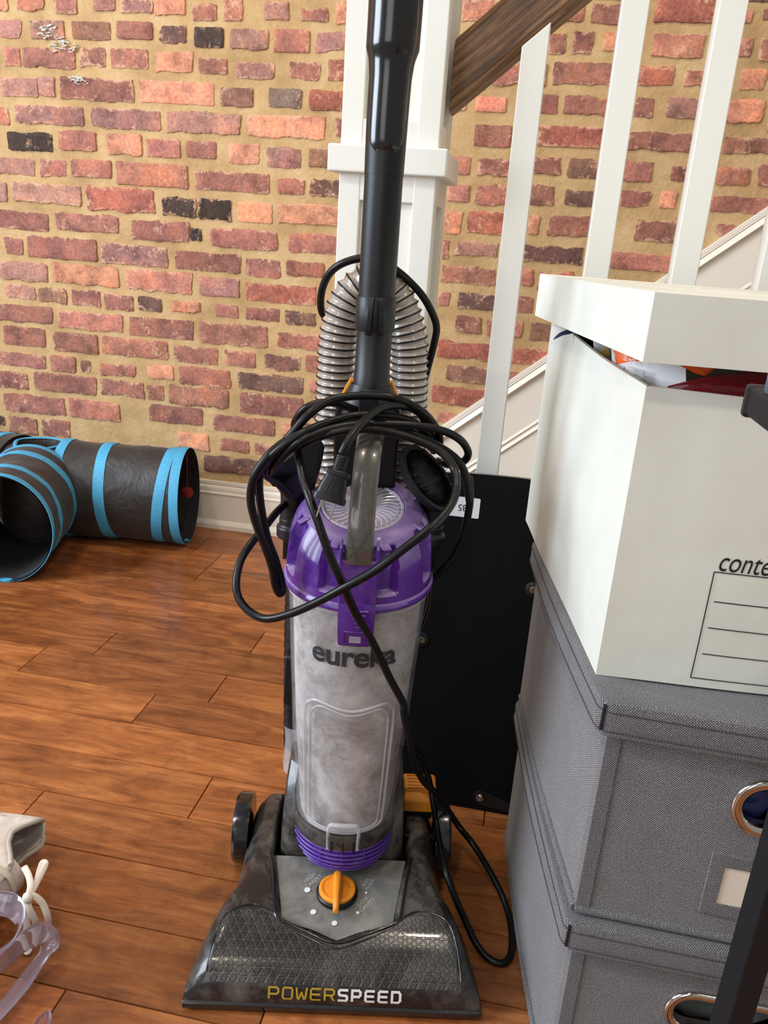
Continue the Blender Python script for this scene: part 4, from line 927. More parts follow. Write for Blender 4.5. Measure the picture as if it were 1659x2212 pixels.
# ------------------------------------------------------------------ power cord with its plug (part of the vacuum)
def P2(txt, s, ox, oy):
    out = []
    for it in txt.split():
        a = it.split(','); out.append((ox + float(a[0]) / s, oy + float(a[1]) / s, float(a[2]), a[3] if len(a) > 3 else 'y'))
    return out
def to3(pts): return [LZ(x, y, d) if k == 'z' else L(x, y, d) for x, y, d, k in pts]
def build_cord():
    Z2 = (2.765, 480, 540); Z3 = (2.765, 480, 980)
    runs = [
     # over the hose, behind the wand
     to3(P2('1210,770,.275 1240,660,.268 1265,560,.262 1280,470,.258 1260,390,.253 1200,280,.248 1120,190,.244 1045,125,.236 935,50,.232 820,50,.232 720,80,.236 650,130,.244 605,210,.254 588,300,.262 600,380,.276 650,430,.288', *Z2)),
     # upper front wrap
     to3(P2('420,1470,.17 330,1390,.15 262,1345,.13 262,1300,.12 330,1200,.115 430,1080,.115 520,980,.118 620,910,.13 720,880,.14 860,870,.145 1000,880,.145 1100,910,.15 1200,970,.155 1270,1050,.165 1300,1120,.175 1290,1165,.195 1250,1185,.225', *Z2)),
     # loop behind the spine front, ending at the plug
     to3(P2('470,1140,.215 445,1100,.2 432,1050,.175 450,1000,.16 500,945,.155 580,915,.155 660,912,.155 740,935,.16 820,970,.166 900,1010,.17', *Z2)),
     to3(P2('715,1215,.066 742,1160,.068 775,1110,.075 830,1040,.092 900,975,.115 980,935,.135 1080,930,.15 1150,952,.16 1200,1000,.172 1216,1060,.18 1212,1110,.2 1190,1150,.23', *Z2)),
     # middle wraps
     to3(P2('170,1500,.122 176,1430,.118 202,1350,.112 250,1280,.105 300,1225,.1 400,1145,.1 520,1075,.105 640,1028,.12 780,992,.135 900,985,.14 1050,1000,.148 1150,1035,.155 1210,1080,.165 1255,1115,.175 1275,1160,.185 1262,1200,.21', *Z2)),
     to3(P2('290,1330,.13 340,1260,.105 410,1185,.1 500,1125,.1 620,1078,.11 750,1050,.12 900,1040,.13 1100,1045,.135 1240,1062,.14 1350,1092,.145 1430,1142,.15 1468,1205,.16 1455,1250,.17 1410,1272,.185 1350,1282,.2 1290,1260,.225', *Z2)),
     # wrap that crosses the lid front and swings out left
     to3(P2('450,1190,.13 560,1125,.112 700,1085,.11 850,1068,.112 1000,1090,.118 1150,1132,.12 1280,1190,.118 1345,1245,.112 1390,1320,.104', *Z2)
       + P2('1400,200,.086 1375,290,.074 1310,380,.058 1230,455,.044 1050,595,.034 900,705,.032 720,805,.034 560,890,.044 400,958,.058 260,985,.07 160,940,.08 98,860,.09 84,760,.1 110,640,.115 170,540,.13 245,450,.15 320,355,.175 375,300,.2 430,240,.22', *Z3)),
     # right-hand loop in front of the black panel
     to3(P2('1030,1065,.16 1150,1100,.16 1290,1170,.16 1390,1240,.158 1440,1310,.156 1465,1400,.156 1478,1500,.158', *Z2)
       + P2('1477,150,.162 1478,300,.17 1440,490,.18 1390,600,.186 1320,690,.19 1240,755,.2 1190,790,.215', *Z3)),
     # left-hand hanging loop
     to3(P2('640,-180,.12 540,-150,.113 430,-100,.108 340,-45,.104 265,25,.1 200,120,.098 172,220,.1 176,320,.102 210,440,.104 258,560,.106 298,680,.108 318,790,.11 345,836,.113 360,800,.117 320,640,.12 275,520,.12 238,360,.118 220,200,.116 232,80,.114 285,0,.113 370,-70,.115 480,-130,.12 620,-160,.128', *Z3)),
     # run that falls in front of the cup, to the floor and back up
     to3(P2('440,-30,.12 458,30,.105 480,150,.085 520,260,.065 570,400,.052 640,600,.044 720,780,.042 800,960,.050 900,1130,.072 1000,1340,.092 1080,1490,.104', *Z3)
       + P2('1050,160,.115 1085,320,.13 1112,450,.145 1160,550,.17 1230,622,.2 1290,700,.215 1370,820,.215', 2.676, 480, 1480)
       + [(1022, 1824, .062, 'z'), (1057, 1880, .035, 'z'), (1085, 1935, .014, 'z'), (1101, 1985, .0045, 'z'), (1106, 2030, .0045, 'z'), (1103, 2062, .0045, 'z'), (1091, 2079, .0045, 'z'), (1072, 2079, .0045, 'z'), (1048, 2064, .006, 'z'), (1024, 2030, .012, 'z'), (1005, 1988, .028, 'z'), (984, 1940, .052, 'z'), (966, 1892, .072, 'z'), (953, 1842, .078, 'z'), (943, 1782, .082, 'z')]
       + P2('1215,650,.228 1196,550,.235 1170,480,.24 1140,410,.24 1092,362,.24 1040,340,.24', 2.676, 480, 1480)),
    ]
    b = MB()
    for r in runs: b.tube(spline(r, 9), 0.0042, 12)
    cd_ = b.build('power_cord', 'cord', vac, smooth=70)
    # plug
    a, e = L(741, 985, 0.062), L(710, 1082, 0.052)
    d = (e - a).normalized(); fr = Vector((0, -1, 0.25)); fr = (fr - d * fr.dot(d)).normalized(); sd = d.cross(fr)
    b = MB(); ln = (e - a).length; rg = []
    for t, hw, ht in ((-0.02, 0.0038, 0.0038), (0.0, 0.0056, 0.0056), (0.30, 0.0056, 0.0056), (0.31, 0.0064, 0.0058), (0.34, 0.0125, 0.0075), (0.42, 0.0128, 0.0078), (0.43, 0.0098, 0.0066), (0.72, 0.0132, 0.0078), (0.86, 0.0138, 0.008), (0.87, 0.0152, 0.0088), (0.93, 0.0158, 0.0092), (1.0, 0.0155, 0.009)):
        c = a + d * (ln * t)
        rg.append([c + sd * (hw * math.copysign(abs(math.cos(q)) ** 0.55, math.cos(q))) + fr * (ht * math.copysign(abs(math.sin(q)) ** 0.55, math.sin(q))) for q in [2 * math.pi * i / 24 for i in range(24)]])
    b.rings(rg); pl = b.build('plug', 'black', cd_, smooth=35)
    b = MB()
    for k in range(4):
        c = a + d * (ln * (0.04 + 0.075 * k)); b.tube([c + (sd * math.cos(q) + fr * math.sin(q)) * 0.0058 for q in [2 * math.pi * i / 16 for i in range(16)]], 0.0011, 6, True)
    for k in (-1, 0, 1): b.tube([a + d * (ln * 0.48) + sd * (0.003 * k) + fr * 0.0072, a + d * (ln * 0.84) + sd * (0.0055 * k) + fr * 0.0082], 0.0006, 6)
    b.build('plug_ridge', 'black', cd_ if False else pl, smooth=50)
    for k in (-1, 1):
        b = MB(); b.obox(e + d * 0.0085 + sd * (0.0063 * k), sd * 0.0008, fr * 0.0031, d * 0.0088); b.build('prong', 'steel', pl, smooth=0, bevel=0.0006)
build_cord()

# ------------------------------------------------------------------ clip-on tools standing in their holders beside the lid
def build_tools():
    for sx, nm in ((-1, 'left'), (1, 'right')):
        b = MB(); cx = -0.077 if sx < 0 else 0.079
        b.lathe([(0.0165, 0.47), (0.0195, 0.473), (0.0195, 0.484), (0.0175, 0.486), (0.0165, 0.487), (0.0165, 0.495)], 28, lambda p, cx=cx: p + Vector((cx, 0.212, 0)))
        b.box(cx - 0.012, cx + 0.012, 0.215, 0.245, 0.44, 0.485)
        b.build('tool_holder', 'black', vac, smooth=30, bevel=0.001)
    W = vac.matrix_basis if False else Matrix.Translation(VO) @ Matrix.Rotation(VA, 4, 'Z')
    # upholstery tool: a fan-shaped head with a lint strip along its mouth
    base = Vector((-0.077, 0.212, 0.487)); root = empty('upholstery_tool', W @ base, VA)
    tag(root, 'black fan-shaped upholstery nozzle with pink lint left of the purple lid', 'vacuum attachment')
    LT = lambda x, y, ly: L(x, y, ly) - base
    b = MB(); b.lathe([(0.0158, 0.0005), (0.0155, 0.03), (0.0165, 0.042)], 28); b.build('neck', 'black', root, smooth=40)
    b = MB()
    A, B_ = LT(577, 1036, .168), LT(690, 950, .192)
    mid = (A + B_) / 2; ax = (B_ - A) / 2; axn = ax.normalized(); foot = Vector((0.003, 0, 0.034))
    nrm = mid - foot; nrm = (nrm - axn * nrm.dot(axn)).normalized(); th = axn.cross(nrm).normalized()
    nrm = (nrm + Vector((0, 1.0, -0.6))).normalized()
    nrm = (nrm - axn * nrm.dot(axn)).normalized(); th = axn.cross(nrm).normalized()
    def sq(c, hx_, hy_, e1, e2, p=0.55): return [c + e1 * (hx_ * math.copysign(abs(math.cos(q)) ** p, math.cos(q))) + e2 * (hy_ * math.copysign(abs(math.sin(q)) ** p, math.sin(q))) for q in [2 * math.pi * i / 36 for i in range(36)]]
    la = ax.length; rg = [sq(mid, la, 0.0115, axn, th), sq(mid - nrm * 0.008, la * 1.0, 0.0125, axn, th)]
    for t in (0.25, 0.5, 0.75, 1.0):
        c = (mid - nrm * 0.008).lerp(foot, t); w2 = la + (0.0165 - la) * t ** 0.8; rg.append(sq(c, w2, 0.0125 + 0.004 * t, axn.lerp(Vector((1, 0, 0)), t).normalized(), th.lerp(Vector((0, 1 if th.y > 0 else -1, 0)), t).normalized(), 0.55 + 0.45 * t))
    b.rings(rg); b.build('head', 'black', root, smooth=40)
    b = MB(); b.rings([sq(mid + nrm * h, la * 0.9 * k, 0.0068 * k, axn, th) for h, k in ((-0.001, 1), (0.002, 1), (0.004, 0.8))])
    b.build('lint_strip', 'lint', root, smooth=60)
    # dusting brush: oval head with bristles
    base = Vector((0.079, 0.212, 0.487)); root = empty('dusting_brush', W @ base, VA)
    tag(root, 'black oval dusting brush with bristles right of the purple lid', 'vacuum attachment')
    LT = lambda x, y, ly: L(x, y, ly) - base
    b = MB(); b.lathe([(0.0158, 0.0005), (0.0155, 0.025), (0.017, 0.034)], 28); b.build('neck', 'black', root, smooth=40)
    A, B_ = LT(872, 972, .185), LT(968, 1100, .175)
    mid = (A + B_) / 2; ax = (B_ - A) / 2; n = Vector((0.28, -0.75, 0.62)); axn = ax.normalized(); n = (n - axn * n.dot(axn)).normalized(); th = axn.cross(n)
    if th.x < 0: th = -th
    def ov(k, h, hw=0.021): return [mid + n * h + ax * (k * math.cos(q)) + th * (hw * k * math.sin(q)) for q in [2 * math.pi * i / 40 for i in range(40)]]
    b = MB(); tgt = Vector((0.0, 0, 0.03))
    b.rings([[tgt + (p - mid) * 0.34 for p in ov(1, 0, 0.040)], [p.lerp(tgt, 0.45) for p in ov(0.9, 0)], ov(1.0, -0.006), ov(1.04, 0.0), ov(1.04, 0.008), ov(0.9, 0.008), ov(0.88, 0.002)])
    b.build('head', 'black', root, smooth=40)
    b = MB(); rr = random.Random(5)
    for i in range(420):
        q = rr.uniform(0, 2 * math.pi); k = rr.choice((0.72, 0.8)) + rr.uniform(-0.03, 0.03)
        p = mid + ax * (k * math.cos(q)) + th * (0.021 * k * math.sin(q)) + n * 0.002
        d = n * rr.uniform(0.017, 0.024) + Vector((rr.gauss(0, .0022), rr.gauss(0, .0022), rr.gauss(0, .0022)))
        s1 = axn * 0.0006; s2 = th * 0.0006
        b.add([p + s1, p + s2, p - s1 - s2, p + d], [(0, 1, 3), (1, 2, 3), (2, 0, 3)])
    o = b.build('bristles', 'bristle', root, smooth=0); o['kind'] = 'stuff'
build_tools()

# ------------------------------------------------------------------ black panel leaning against the stairs
def build_board():
    yb, yt, ht = 0.987, 1.088, 0.515
    a = math.atan2(yt - yb, ht); root = empty('board', (0.0, yb, 0.0), rot=(-a, 0, 0))
    tag(root, 'black board with a rounded top leaning upright between vacuum and boxes', 'board')
    ln = math.hypot(yt - yb, ht); Rm = Matrix.Rotation(-a, 4, 'X'); Ri = Rm.inverted()
    def LB(px, py):     # local point on the front face
        d = ray(px, py); n = Rm @ Vector((0, -1, 0)); o = Vector((0, yb, 0)); t = (o - C0).dot(n) / d.dot(n); return Ri @ (C0 + d * t - o)
    x0, x1 = -0.134, 0.155
    tp = LB(1050, 1024).z; c1 = LB(985, 1032); c2 = LB(1158, 1041)
    poly = [(x0, 0.0), (x1, 0.0), (x1, tp - 0.045)] + [(x1 - 0.02 - 0.02 * 0, tp - 0.022)] 
    arc = [(x1 + (x0 - x1) * k / 24, 0) for k in range(25)]
    poly = [(x0, 0.0), (x1, 0.0)]
    for k in range(33):
        u = 1 - 2 * k / 32; e = (1 - abs(u) ** 6) ** (1 / 3) if abs(u) < 1 else 0
        poly.append(((x0 + x1) / 2 + (x1 - x0) / 2 * u, tp - 0.04 + 0.034 * e + 0.006 * (1 - u * u)))
    b = MB(); T = lambda x, z, d: Vector((x, d, z)); b.prism(poly, T, 0.0, 0.017)
    n = len(poly); b.mi = [0 if i == 0 else (0 if i == 1 else 1) for i in range(len(b.mi))]
    b.mi[2] = 0
    b.build('panel', ['board', 'board_edge'], root, smooth=30, bevel=0.0012)
    # sticker with its number upside down
    q = [LB(963, 1073), LB(1037, 1074), LB(1037, 1117), LB(961, 1116)]
    cx, cz = sum(p.x for p in q) / 4, sum(p.z for p in q) / 4; hx, hz = (q[1].x - q[0].x) / 2, (q[0].z - q[3].z) / 2
    b = MB(); r = 0.002; pl = []
    for sx, sz, a0 in ((1, 1, 0), (-1, 1, 90), (-1, -1, 180), (1, -1, 270)):
        for t in range(5): pl.append((cx + sx * (hx - r) + r * math.cos(rad(a0 + 22.5 * t)), cz + sz * (hz - r) + r * math.sin(rad(a0 + 22.5 * t))))
    b.prism(pl, lambda x, z, d: Vector((x, d, z)), -0.0005, 0.0002); st = b.build('sticker', 'sticker', root, smooth=0)
    tx = LB(999, 1096)
    text_obj('sticker_number', '85', lambda x, y: Vector((tx.x - x, -0.0008, tx.z - y)), 'ink', st, size=0.0135, fat=0.0)
    for px, py in ((911, 1382), (1152, 1274)):
        c = LB(px, py); b = MB(); Tg = lambda p, c=c: Vector((c.x + p.x, -p.z, c.z + p.y))
        b.lathe([(0.0115, -0.001), (0.0115, 0.0008), (0.0105, 0.0014), (0.0055, 0.0016), (0.005, 0.0005)], 32, Tg); g = b.build('screw_cup', 'satin', root, smooth=40)
        b = MB(); b.lathe([(0.0052, 0.0004), (0.0052, 0.0016), (0.003, 0.002), (0.0022, 0.0006), (0, 0.0006)], 20, Tg); b.build('screw', 'brass', g, smooth=40)
    c = LB(1037, 1722); b = MB(); b.rings([[Vector((c.x + x, -d, c.z + z)) for x, z in ((-0.011, 0.0), (-0.0085, 0.008), (0, 0.011), (0.01, 0.009), (0.06, -0.006), (0.065, -0.014), (0.06, -0.018), (0.0, -0.011), (-0.0085, -0.008))] for d in (0.0, 0.0014)])
    g = b.build('bracket', 'satin', root, smooth=0, bevel=0.0004)
    b = MB(); b.lathe([(0.0055, 0.001), (0.0055, 0.0026), (0.004, 0.0036), (0, 0.0036)], 24, lambda p, c=c: Vector((c.x + p.x, -p.z, c.z + p.y))); b.build('screw', 'steel', g, smooth=40)
build_board()

# ------------------------------------------------------------------ fabric storage boxes and the white carton on top
def frame(o, back, right):
    """local axes of a slightly skewed box: u to the right, v to the back"""
    o = Vector(o); bk = Vector((back[0], back[1], 0)); rt = Vector((right[0], right[1], 0))
    return o, bk.normalized(), rt.normalized()
def rrect(u0, u1, v0, v1, r, n=5):
    out = []
    for cu, cv, a0 in ((u1 - r, v1 - r, 0), (u0 + r, v1 - r, 90), (u0 + r, v0 + r, 180), (u1 - r, v0 + r, 270)):
        for k in range(n): a = rad(a0 + 90 * k / (n - 1)); out.append((cu + r * math.cos(a), cv + r * math.sin(a)))
    return out
def stadium(cu, cz, hx, hz, n=14):
    out = []
    for c, a0 in ((cu + hx - hz, -90), (cu - hx + hz, 90)):
        for k in range(n + 1): a = rad(a0 + 180 * k / n); out.append((c + hz * math.cos(a), cz + hz * math.sin(a)))
    return out
def fabric_box(name, corner, z0, h, back, right, label, grom, pocket):
    o, bk, rt = frame((corner[0], corner[1], z0), back, right)
    root = empty(name, o, math.atan2(rt.y, rt.x)); tag(root, label, 'storage box', 'grey fabric storage boxes')
    inv = Matrix.Rotation(-root.rotation_euler.z, 3, 'Z')
    T = lambda u, v, z: inv @ (rt * u + bk * v) + Vector((0, 0, z))
    W_, D_ = 0.42, 0.375; i0 = 0.0105
    b = MB()
    # body: front face with an oval opening, other sides closed
    hz = h - 0.030
    gu, gz, gx, gh = grom; hole = stadium(gu, gz, gx * 0.86, gh * 0.72)
    bulge = lambda t: 0.003 * math.sin(math.pi * t)
    def P(u, v, z): return T(u, v, z)
    # front wall (two skins)
    N = len(hole); 
    for vv, mi in ((i0, 0), (i0 + 0.006, 0)):
        fo = [(i0 + 0.003, 0.002), (W_ - i0, 0.002), (W_ - i0, hz), (i0 + 0.003, hz)]
        vs = [P(u, vv, z) for u, z in hole]; rim = []
        for (u, z) in hole:
            dx, dz = u - gu, z - gz; k = 1e9
            if dx > 1e-6: k = min(k, (W_ - i0 - gu) / dx)
            if dx < -1e-6: k = min(k, (i0 + 0.003 - gu) / dx)
            if dz > 1e-6: k = min(k, (hz - gz) / dz)
            if dz < -1e-6: k = min(k, (0.002 - gz) / dz)
            rim.append((gu + dx * k, gz + dz * k))
        vs += [P(u, vv, z) for u, z in rim]
        b.add(vs, [(i, (i + 1) % N, N + (i + 1) % N, N + i) for i in range(N)])
        for cu, cz in fo:       # corner fillers
            best = sorted(range(N), key=lambda i: (rim[i][0] - cu) ** 2 + (rim[i][1] - cz) ** 2)[:1][0]
            for j in (best, (best - 1) % N):
                a_, c_ = rim[j], rim[(j + 1) % N]
                if abs((a_[0] - cu) * (c_[1] - cz) - (a_[1] - cz) * (c_[0] - cu)) > 1e-9: b.add([P(a_[0], vv, a_[1]), P(c_[0], vv, c_[1]), P(cu, vv, cz)], [(0, 1, 2)])
    def side(fu, fv, n=8):
        rg = [[P(fu(t) , fv(t), z) for z in (0.002, hz * 0.5, hz)] for t in [k / n for k in range(n + 1)]]
        b.rings(rg, False, False)
    side(lambda t: i0 - 0.004 * math.sin(math.pi * t) + 0.003 * (1 - t), lambda t: i0 + (D_ - 2 * i0) * t)
    side(lambda t: W_ - i0, lambda t: i0 + (D_ - 2 * i0) * t)
    side(lambda t: i0 + (W_ - 2 * i0) * t, lambda t: D_ - i0)
    b.add([P(i0, i0, 0.002), P(W_ - i0, i0, 0.002), P(W_ - i0, D_ - i0, 0.002), P(i0, D_ - i0, 0.002)], [(0, 1, 2, 3)])
    body = b.build('body', 'fabric', root, smooth=0, recalc=True, boxuv=True)
    # corner welt and base welt
    b = MB(); b.box(-0.0015, 0.011, -0.0014, 0.0006, 0.003, hz); b.box(-0.0012, 0.0004, -0.001, 0.012, 0.003, hz)
    for v in b.v:
        q = T(v.x + i0 + 0.003, v.y + i0, v.z); v.x, v.y, v.z = q.x, q.y, q.z
    b.build('corner_welt', 'fabric_band', body, smooth=0, boxuv=True, bevel=0.0006)
    b = MB(); b.tube([T(i0 + 0.002 - 0.004 * math.sin(math.pi * t), i0 + (D_ - 2 * i0) * t, 0.006) for t in [k / 10 for k in range(11)]], 0.0045, 8, up=(0, 0, 1)); b.tube([T(i0 + 0.002, i0, 0.006), T(W_ - i0, i0, 0.006)], 0.0042, 8)
    b.build('base_welt', 'fabric_band', body, smooth=60, boxuv=True)
    # lid
    b = MB()
    def outline(off, bul):
        pts = []
        for u, v in rrect(off, W_ - off, off, D_ - off, 0.010, 5): pts.append((u, v))
        dense = []
        for qi, (a_, c_) in enumerate(zip(pts, pts[1:] + pts[:1])):
            k = 12 if qi % 5 == 4 else 1
            for i in range(k): dense.append((a_[0] + (c_[0] - a_[0]) * i / k, a_[1] + (c_[1] - a_[1]) * i / k))
        out = []
        for u, v in dense:
            s = 0.0
            if u < 0.02: u -= bul * math.sin(math.pi * max(0, min(1, v / D_)))
            if v < 0.02: v -= bul * 0.5 * math.sin(math.pi * max(0, min(1, u / W_)))
            out.append((u, v))
        return out
    lv = [(0.006, h - 0.032, 0.004), (0.001, h - 0.032, 0.005), (0.0, h - 0.029, 0.005), (0.0, h - 0.0055, 0.003), (0.0015, h - 0.0015, 0.003), (0.006, h, 0.002), (0.024, h - 0.0005, 0.001), (0.05, h - 0.002, 0.0)]
    b.rings([[T(u, v, z - (0.0 if z > h - 0.02 else 0.0)) for u, v in outline(off, bu)] for off, z, bu in lv])
    lid = b.build('lid', 'fabric_band', root, smooth=40, boxuv=True)
    b = MB()                       # seam lines and the stitched corner slit
    for z, off in ((h - 0.0265, -0.0004), (h - 0.0085, -0.0004)):
        o_ = outline(off, 0.005 if z < h - 0.02 else 0.0035); b.tube([T(u, v, z) for u, v in o_], 0.0006, 5, True)
    b.build('seam', 'stitch', lid, smooth=0)
    b = MB(); q0, q1 = T(0.0035, 0.0012, h - 0.003), T(0.003, 0.001, h - 0.0265); b.tube([q0, q1], 0.0014, 6); b.build('corner_slit', 'ink', lid, smooth=0)
    # grommet
    b = MB(); st0 = stadium(gu, gz, gx * 0.93, gh * 0.9, 18)
    c_ = [T(u, i0 - 0.0018, z) for u, z in st0]; sc_ = len(st0); rg = []
    prof = [(1.0, 0.0012), (1.0, -0.0022), (0.965, -0.0038), (0.9, -0.0046), (0.76, -0.0042), (0.68, -0.0026), (0.655, 0.0), (0.655, 0.009)]
    for k, dv in prof:
        hzk = gh - (1 - k) * gh; hxk = gx - (1 - k) * gh
        rg.append([T(u, i0 + dv, z) for u, z in stadium(gu, gz, hxk, hzk, 18)])
    b.rings(rg, True, False); b.build('grommet', 'chrome', root, smooth=50)
    # label pocket and card
    if pocket:
        pu, pz, pw, ph = pocket
        b = MB(); m_ = 0.012
        for ua, ub, za, zb in ((pu, pu + pw, pz, pz + m_), (pu, pu + pw, pz + ph - m_, pz + ph), (pu, pu + m_, pz + m_, pz + ph - m_), (pu + pw - m_, pu + pw, pz + m_, pz + ph - m_)):
            p = [T(u, v, z) for v, z in ((i0 - 0.0022, za),) for u in (ua, ub)]
            b.hexa([T(ua, i0 - 0.0022, za), T(ub, i0 - 0.0022, za), T(ub, i0, za), T(ua, i0, za), T(ua, i0 - 0.0022, zb), T(ub, i0 - 0.0022, zb), T(ub, i0, zb), T(ua, i0, zb)])
        pk = b.build('label_pocket', 'fabric_band', root, smooth=0, boxuv=True)
        b = MB(); b.hexa([T(u, v, z) for u, v, z in ((pu + m_, i0 - 0.0008, pz + m_), (pu + pw - m_, i0 - 0.0008, pz + m_), (pu + pw - m_, i0, pz + m_), (pu + m_, i0, pz + m_), (pu + m_, i0 - 0.0008, pz + ph - m_), (pu + pw - m_, i0 - 0.0008, pz + ph - m_), (pu + pw - m_, i0, pz + ph - m_), (pu + m_, i0, pz + ph - m_))])
        b.build('label_card', 'card_tag', pk, smooth=0)
    return root, T
def crumple(name, mat, root, c, du, dv, dz, seed, T, n=14, amp=0.35):
    b = MB()
    def f(i, j):
        a, e = (i - 0.5) * 2, (j - 0.5) * 2
        nz = mnoise.noise(Vector((a * 1.7 + seed, e * 1.7, seed * 0.7))) + 0.5 * mnoise.noise(Vector((a * 4 + seed, e * 4, 1.0)))
        dome = (1 - a * a) * (1 - e * e)
        return T(c[0] + du * a, c[1] - dv * (0.35 * dome + amp * nz), c[2] + dz * e)
    b.grid(f, n, n); return b.build(name, mat, root, smooth=0, solid=0.0006)
B1 = fabric_box('storage_box', (0.1, 0.575), 0.0, 0.2285, (-0.051, 0.347), (1, 0.012),
    'lower grey fabric storage box standing on the floor beside the vacuum cord', (0.161, 0.142, 0.058, 0.0265), None)
B2 = fabric_box('storage_box', (0.0965, 0.579), 0.2292, 0.2285, (-0.051, 0.325), (1, -0.01),
    'upper grey fabric storage box with white label card, under the white carton', (0.180, 0.147, 0.060, 0.0285), (0.116, 0.030, 0.15, 0.064))
for (r_, T_), sd in ((B1, 3.0), (B2, 8.0)):
    gz = 0.142 if sd == 3.0 else 0.147; gu = 0.161 if sd == 3.0 else 0.180
    def bag(name, mat, du, dz, off, seed, label, cat, v0):
        b = MB(); n = 20; rg = []
        for j in range(11):
            e = -1 + 2 * j / 10; k = math.sqrt(max(0.02, 1 - e * e * 0.85))
            rg.append([T_(gu + off[0] + du * k * math.cos(q) * (1 + 0.22 * mnoise.noise(Vector((math.cos(q) * 2 + seed, math.sin(q) * 2, e * 2)))), v0 + 0.016 * k * math.sin(q) * (1 + 0.35 * mnoise.noise(Vector((math.cos(q) * 3, seed, e * 3 + math.sin(q))))), gz + off[1] + dz * e) for q in [2 * math.pi * i / n for i in range(n)]])
        b.rings(rg); Mw = Matrix.Translation(r_.location) @ Matrix.Rotation(r_.rotation_euler.z, 4, 'Z')
        o = b.build(name, mat, None, smooth=0); o.matrix_world = Mw; tag(o, label, cat); return o
    if sd == 8.0:
        bag('plastic_bag', 'blue_film', 0.022, 0.030, (-0.036, -0.003), 2.0, 'blue plastic bag seen through the upper box\'s oval handle hole', 'bag', 0.040)
        bag('plastic_wrap', 'film', 0.036, 0.034, (0.026, 0.004), 5.0, 'crinkled clear plastic wrap in the upper box\'s handle hole', 'plastic wrap', 0.040)
    else:
        bag('plastic_wrap', 'film', 0.062, 0.034, (0.0, -0.003), 9.0, 'crinkled clear plastic wrap in the lower box\'s handle hole', 'plastic wrap', 0.042)

